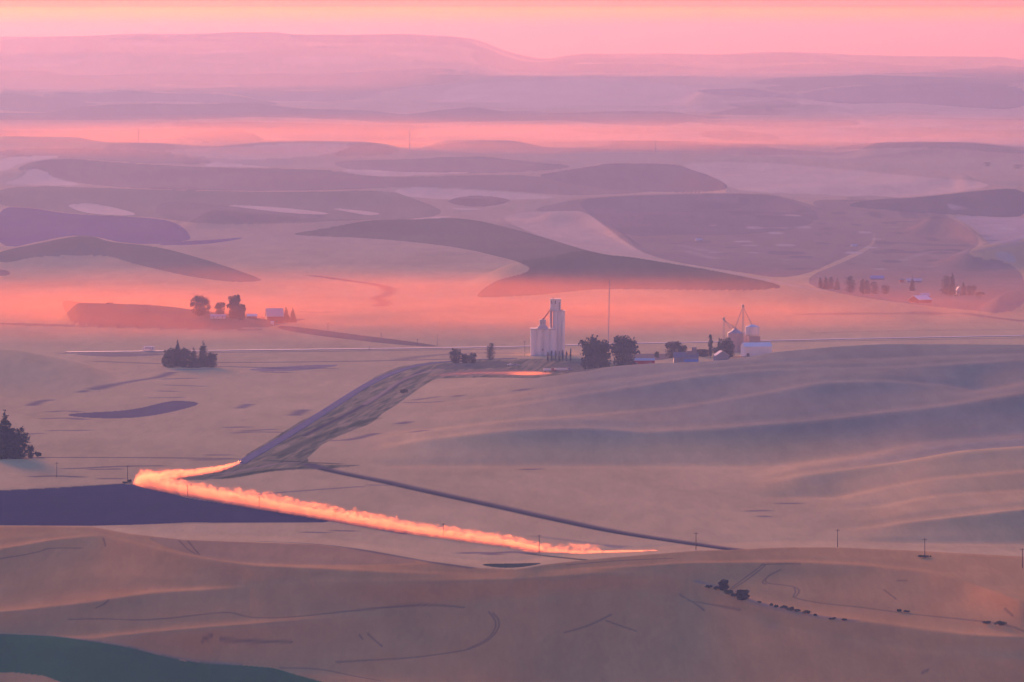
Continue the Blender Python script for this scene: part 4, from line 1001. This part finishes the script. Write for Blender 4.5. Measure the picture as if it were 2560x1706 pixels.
# far right farm
house_px("red_barn", 2300, 44, 757, 748, 738, 16, .7, M_red, M_white, "red barn with a bright white roof on the far right farm", "barn")
house_px("machine_shed", 2312, 22, 744, 739, 732, 10, .1, M_red, M_roof, "lavender roofed shed just behind the far red barn", "shed")
house_px("long_barn", 2285, 38, 706, 701, 696, 10, 0, M_bluew, M_roof, "long pale blue roofed barn at the back of the far right farm", "barn")
house_px("hay_shed", 2193, 33, 699, 695, 689, 9, -.12, M_bluew, M_bluer, "bright blue roofed shed above the windbreak trees", "shed")
house_px("dark_shed", 2254, 11, 706, 699, 697, 8, 0, M_red, M_slate, "small dark shed left of the long pale blue roof", "shed")
house_px("farmhouse", 2397, 14, 737, 724, 716, 8, .1, M_conc2, M_roof, "white farmhouse hidden between dark trees at far right", "house", w=[-.25, .25], ridge_y=True)
house_px("small_shed", 8, 16, 1147, 1133, 1122, 6, .1, M_conc2, M_slate, "grey shed half hidden in the big trees at the left edge", "shed", w=[.2])
for i, (px, py, w) in enumerate([(1747, 600, 16), (2135, 614, 14)]):
    house_px("field_shed", px, w, py + 3, py, py - 3, 8, .1, M_conc2, M_roof, ["tiny pale shed alone in the scrubland left of the far farm", "tiny pale shed above the windbreak on the scrubland"][i], "shed")

# ------------------------------------------------------------------ vehicles
M_tyre = mat("tyre_rubber", (0.03, 0.03, 0.035), .8, .2, .1, 3)
M_glass = mat("vehicle_glass", (0.05, 0.07, 0.11), .12, .8, .05, 1)
M_bluecab = mat("blue_paint", (0.14, 0.2, 0.42), .4, .5, .05, 1)
M_vwhite = mat("vehicle_white", (0.85, 0.86, 0.90), .35, .5, .03, 1)
M_redcab = mat("red_paint", (0.35, 0.03, 0.06), .4, .5, .05, 1)
M_lamp = bpy.data.materials.new("tail_lamp"); M_lamp.use_nodes = True
M_lamp.node_tree.nodes['Principled BSDF'].inputs['Emission Color'].default_value = (1, .35, .08, 1); M_lamp.node_tree.nodes['Principled BSDF'].inputs['Emission Strength'].default_value = 3
def wheel(root, x, y, r, w=.28):
    s = 1 if y > 0 else -1
    m = MB(); m.tube((x, y - w / 2, r), (x, y + w / 2, r), r, r, 18); t = m.build('wheel', M_tyre, root)
    m = MB(); m.tube((x, y + s * w / 2, r), (x, y + s * (w / 2 + .02), r), r * .55, r * .5, 14); m.build('rim', M_steel, t)
def prism_y(prof, y0, y1): return MB().prism(prof, y0, y1, 'y')
def pickup(loc, rz, label, paint, lamps=False):
    t = empty("pickup_truck", loc, rz, label, "pickup truck")
    prism_y([(-2.7, .45), (2.6, .45), (2.7, .75), (2.65, 1.05), (1.35, 1.15), (-.4, 1.2), (-.45, 1.05), (-2.65, 1.05)], -.95, .95).build('body', paint, t)
    c = prism_y([(-.42, 1.16), (1.4, 1.13), (.75, 1.8), (-.3, 1.82)], -.82, .82).build('cab', paint, t)
    m = MB(); m.prism([(-.28, 1.24), (1.15, 1.22), (.68, 1.72), (-.22, 1.74)], -.85, .85, 'y'); m.build('side_window', M_glass, c)
    for x in (-1.75, 1.75):
        for y in (-.85, .85): wheel(t, x, y, .4)
    for y in (-.7, .7):
        m = MB(); m.box(-2.74, -2.68, y - .15, y + .15, .75, .98); m.build('tail_lamp', M_lamp if lamps else M_redcab, t)
        m = MB(); m.box(2.66, 2.72, y - .15, y + .15, .72, .92); m.build('headlight', M_vwhite, t)
    return t
def heading(P, i): d = P[min(i + 1, len(P) - 1)] - P[i]; return math.atan2(d.y, d.x)
p = at(601, 1157); p.z = gz(p.x, p.y) + .25
pickup(p, R(80), "pickup truck throwing up the dust trail where gravel road begins", M_bluecab, True)
p = at(1276, 914); pickup(p, R(5), "white pickup parked in the yard left of the elevator's poplars", M_vwhite)
p = at(1290, 915); pickup(p, R(175), "dark pickup parked behind the white one in the elevator yard", M_bluecab)
# motorhome on the highway
p = at(370, 878.6); p.z = gz(p.x, p.y) + .75; k = 1.0
t = empty("motorhome", p, math.pi - .02, "long white motorhome driving left on the highway", "motorhome")
prism_y([(-5.6, .7), (3.0, .6), (3.2, 2.4), (3.9, 2.75), (3.6, 3.75), (-5.5, 3.75), (-5.6, 3.5)], -1.25, 1.25).build('body', M_vwhite, t)
c = prism_y([(3.05, .6), (5.6, .6), (5.7, 1.3), (4.7, 1.5), (3.9, 2.45), (3.22, 2.4)], -1.05, 1.05).build('cab', M_vwhite, t)
prism_y([(3.45, 1.5), (4.5, 1.5), (3.85, 2.25), (3.45, 2.25)], -1.08, 1.08).build('cab_window', M_glass, c)
for x in (-4.2, -2.2, -.4, 1.6):
    MB().box(x - .65, x + .65, -1.28, -1.251, 1.9, 2.8).build('window', M_glass, t); MB().box(x - .65, x + .65, 1.251, 1.28, 1.9, 2.8).build('window', M_glass, t)
MB().box(-5.5, 3, -1.29, -1.251, 1.25, 1.5).build('stripe', M_bluecab, t); MB().box(-5.5, 3, 1.251, 1.29, 1.25, 1.5).build('stripe', M_bluecab, t)
for x in (-3.6, -2.6, 4.6):
    for y in (-1, 1): wheel(t, x, y, .48)
# two grain trucks by the poplars
def grain_truck(px, py, rz, Lb, cab_m, label, box_m):
    p = at(px, py); t = empty("grain_truck", p, rz, label, "truck", "grain trucks below the elevator")
    m = MB(); m.box(-Lb / 2, Lb / 2, -1.2, 1.2, 1.05, 2.75); b = m.build('box', box_m, t)
    m = MB()
    for k in range(int(Lb / 1.2)): m.box(-Lb / 2 + .3 + k * 1.2, -Lb / 2 + .42 + k * 1.2, -1.26, -1.201, 1.05, 2.75)
    m.build('ribs', box_m, b)
    MB().box(-Lb / 2, Lb / 2 + 3.8, -.45, .45, .75, 1.04).build('chassis', M_dark, t)
    c = prism_y([(Lb / 2 + .5, 1.05), (Lb / 2 + 4.3, 1.05), (Lb / 2 + 4.35, 1.9), (Lb / 2 + 2.7, 2.1), (Lb / 2 + 2.3, 3.1), (Lb / 2 + .5, 3.15)], -1.1, 1.1).build('cab', cab_m, t)
    prism_y([(Lb / 2 + 1.2, 2.15), (Lb / 2 + 2.45, 2.15), (Lb / 2 + 2.1, 2.9), (Lb / 2 + 1.2, 2.9)], -1.13, 1.13).build('cab_window', M_glass, c)
    for x in (-Lb / 2 + .8, -Lb / 2 + 1.9, Lb / 2 + .6, Lb / 2 + 3.4):
        for y in (-.95, .95): wheel(t, x, y, .5)
grain_truck(1368, 930, 0.03, 6.3, M_redcab, "short grain truck with pale box and red cab", M_vwhite)
grain_truck(1402, 929, 0.05, 10.6, M_bluecab, "long grain truck with pale box and blue cab", M_vwhite)

# ------------------------------------------------------------------ dust
def puffy(name, color, density, g, scale, lo, hi):
    m = bpy.data.materials.new(name); m.use_nodes = True; nt = m.node_tree; nt.nodes.clear(); L = nt.links.new
    o = nt.nodes.new('ShaderNodeOutputMaterial'); v = nt.nodes.new('ShaderNodeVolumePrincipled')
    v.inputs['Color'].default_value = (*color, 1); v.inputs['Anisotropy'].default_value = g
    t = nt.nodes.new('ShaderNodeTexCoord'); n = nt.nodes.new('ShaderNodeTexNoise'); n.inputs['Scale'].default_value = scale; n.inputs['Detail'].default_value = 4
    L(t.outputs['Object'], n.inputs['Vector'])
    m2 = nt.nodes.new('ShaderNodeMapRange'); m2.inputs[1].default_value = lo; m2.inputs[2].default_value = hi; m2.inputs[3].default_value = 0.0; m2.inputs[4].default_value = density; L(n.outputs[0], m2.inputs[0])
    L(m2.outputs[0], v.inputs['Density']); L(v.outputs[0], o.inputs['Volume'])
    m.cycles.volume_step_rate = 0.04
    return m
def dust_trail(name, pts, wid, hgt, material, label, seed=0, ahead=0, more=()):
    q = [at(*p) for p in densify(chaikin(pts, False, 2), False, 4)]
    q += [stand(*e) for e in more]
    if ahead:
        d = (q[-1] - q[-12]); d.z = 0; d.normalize()
        for k in range(1, int(ahead / 10)): e = q[-1] + d * 10; e.z = gz(e.x, e.y); q.append(e)
    P = [q[0]]
    for p in q[1:]:
        if 0.9 < (p - P[-1]).length < 60:
            n = int((p - P[-1]).length / 1.3); a = P[-1]
            for k in range(1, n + 1): P.append(a.lerp(p, k / max(n, 1)))
    for _ in range(8): P = [P[0]] + [(P[i - 1] + 2 * P[i] + P[i + 1]) / 4 for i in range(1, len(P) - 1)] + [P[-1]]
    S = [0]
    for i in range(1, len(P)): S.append(S[-1] + (P[i] - P[i - 1]).length)
    L = S[-1]; NR = 26; vs = []
    for i, p in enumerate(P):
        u = S[i] / L; d = P[min(i + 2, len(P) - 1)] - P[max(i - 2, 0)]; d.z = 0; d.normalize(); nrm = Vector((-d.y, d.x, 0))
        hs = hgt(u); ws = wid(u); z0 = gz(p.x, p.y)
        for k in range(NR):
            a = math.pi * k / (NR - 1); c = Vector((S[i] * .16, k * .36, seed))
            nz = .20 * mnoise.noise(c * .5) + .2 * mnoise.noise(c) + .25 * mnoise.noise(c * 2.2) + .2 * mnoise.noise(c * 5.1)
            r = max(.4, 1 + nz)
            vs.append(p + nrm * (math.cos(a) * ws * r) + Vector((0, 0, z0 - p.z - .3 + hs * math.sin(a) * r)))
    n = len(P); fs = [(i * NR + k, i * NR + (k + 1) % NR, (i + 1) * NR + (k + 1) % NR, (i + 1) * NR + k) for i in range(n - 1) for k in range(NR)]
    fs.append(tuple(range(NR - 1, -1, -1))); fs.append(tuple((n - 1) * NR + k for k in range(NR)))
    o = MB().add(vs, fs).build(name, material, smooth=True)
    return tag(o, label, kind='stuff')
dust_trail("road_dust", [(600,1158),(560,1173),(518,1184),(443,1194),(392,1201),(354,1209),(372,1218),(420,1228),(468,1238),(560,1254),(653,1271),(760,1289),(838,1301),(930,1318),(1017,1332),(1108,1344),(1200,1357),(1280,1367),(1349,1381)],
    lambda u: 1.4 + 4.6 * min(1, u * 5), lambda u: (1.6 + 4.3 * min(1, u * 4)) * (1 - .45 * max(0, (u - .5) / .5)) * (1 - .75 * max(0, (u - .88) / .12)), puffy('dust_cloud', (.95, .42, .26), .11, .42, .28, .40, .64),
    "glowing orange dust trail bending sharply behind a truck", seed=3, more=((1390, 3694), (1430, 3690), (1480, 3688), (1530, 3688), (1580, 3690), (1640, 3696)))
dust_trail("dust_veil", [(540,1180),(443,1194),(392,1201),(358,1208),(376,1218),(468,1238),(653,1270),(838,1300),(1017,1331),(1108,1343),(1280,1366),(1349,1380)],
    lambda u: 4 + 4 * min(1, u * 5), lambda u: (2.4 + 6.4 * min(1, u * 6)) * (1 - .45 * max(0, (u - .5) / .5)), puffy('veil_cloud', (.95, .40, .25), .06, .42, .36, .50, .64),
    "thin torn wisps of dust rising off the trail's upper edge", seed=21, more=((1430, 3690), (1500, 3688)))
dust_trail("yard_dust", [(1090,940),(1150,936),(1230,934),(1300,936),(1370,938)], lambda u: 15, lambda u: 2.8 * math.sin(math.pi * min(max(u, .03), .97)) ** .5, puffy('yard_cloud', (.62, .25, .14), .006, .4, .03, .22, .66),
    "orange dust hanging low over the elevator yard", seed=9)

# ------------------------------------------------------------------ air
def haze_box():
    mb = MB(); mb.box(-39000, 39000, -39000, 39000, float(Z.min()) - 3, 352)
    o = mb.build('haze', volmat('haze_air', (0.17, 0.32, .78), 1 / 26000, 0.1)); tag(o, "pale violet summer haze over the whole valley", kind='stuff')
haze_box()

def softdust(name, color, density, g, seed=0.0):
    """dust whose density thins out smoothly towards the edge of its lens, a little uneven inside"""
    m = bpy.data.materials.new(name); m.use_nodes = True; nt = m.node_tree; nt.nodes.clear(); L = nt.links.new
    o = nt.nodes.new('ShaderNodeOutputMaterial'); v = nt.nodes.new('ShaderNodeVolumePrincipled')
    v.inputs['Color'].default_value = (*color, 1); v.inputs['Anisotropy'].default_value = g
    t = nt.nodes.new('ShaderNodeTexCoord'); ln = nt.nodes.new('ShaderNodeVectorMath'); ln.operation = 'LENGTH'; L(t.outputs['Object'], ln.inputs[0])
    mr = nt.nodes.new('ShaderNodeMapRange'); mr.interpolation_type = 'SMOOTHSTEP'; L(ln.outputs['Value'], mr.inputs[0])
    mr.inputs[1].default_value = 0.0; mr.inputs[2].default_value = 1.0; mr.inputs[3].default_value = 1.0; mr.inputs[4].default_value = 0.0
    mp = nt.nodes.new('ShaderNodeMapping'); mp.inputs['Location'].default_value = (seed, seed, 0); mp.inputs['Scale'].default_value = (1, .8, .8); L(t.outputs['Object'], mp.inputs[0])
    n = nt.nodes.new('ShaderNodeTexNoise'); n.inputs['Scale'].default_value = 3.4; n.inputs['Detail'].default_value = 2; L(mp.outputs[0], n.inputs['Vector'])
    m2 = nt.nodes.new('ShaderNodeMapRange'); m2.inputs[1].default_value = .35; m2.inputs[2].default_value = .62; m2.inputs[3].default_value = .10 * density; m2.inputs[4].default_value = 1.6 * density; L(n.outputs[0], m2.inputs[0])
    mu = nt.nodes.new('ShaderNodeMath'); mu.operation = 'MULTIPLY'; L(mr.outputs[0], mu.inputs[0]); L(m2.outputs[0], mu.inputs[1])
    L(mu.outputs[0], v.inputs['Density']); L(v.outputs[0], o.inputs['Volume'])
    return m
def dust_lens(x, y, z, rx, ry, rz, rot, m, label):
    """a flattened lens of dusty air lying low in a valley"""
    mb = MB(); n = 48; mb.lathe([(math.sin(t), -math.cos(t)) for t in np.linspace(.02, math.pi - .02, 18)], n)
    o = mb.build('dust_haze', m, smooth=True); o.scale = (rx, ry, rz); o.location = (x, y, z); o.rotation_euler = (0, 0, R(rot))
    return tag(o, label, kind='stuff')
dust_lens(-500, 15200, 60, 2000, 1800, 62, 8, softdust('far_dust', (.45, .165, .03), 1 / 2400, .5, 1.3), "orange dust lying in the left of the far valley")
dust_lens(700, 16000, 65, 2200, 2000, 60, 0, softdust('thin_far_dust', (.5, .25, .18), 1 / 6500, .5, 4.1), "thin pink dust spread across the far valley")
dust_lens(-310, 6850, 0, 1050, 800, 54, 0, softdust('farm_dust', (.54, .155, .04), 1 / 1250, .45, 7.7), "orange dust drifting low around the left farm")
dust_lens(380, 6950, 0, 1200, 850, 50, 0, softdust('right_dust', (.5, .20, .07), 1 / 5000, .45, 2.2), "orange dust low over the fields at right")
dust_lens(0, 28000, -40, 30000, 23500, 470, 0, volmat('rose_air', (.17, .08, .05), 1 / 28000, .74), "rose coloured haze thickening towards the far hills")
dust_lens(0, 31500, 0, 30000, 10500, 440, 0, volmat('far_air', (.355, .15, .085), 1 / 5200, .64), "bright rose haze dissolving the last hills")
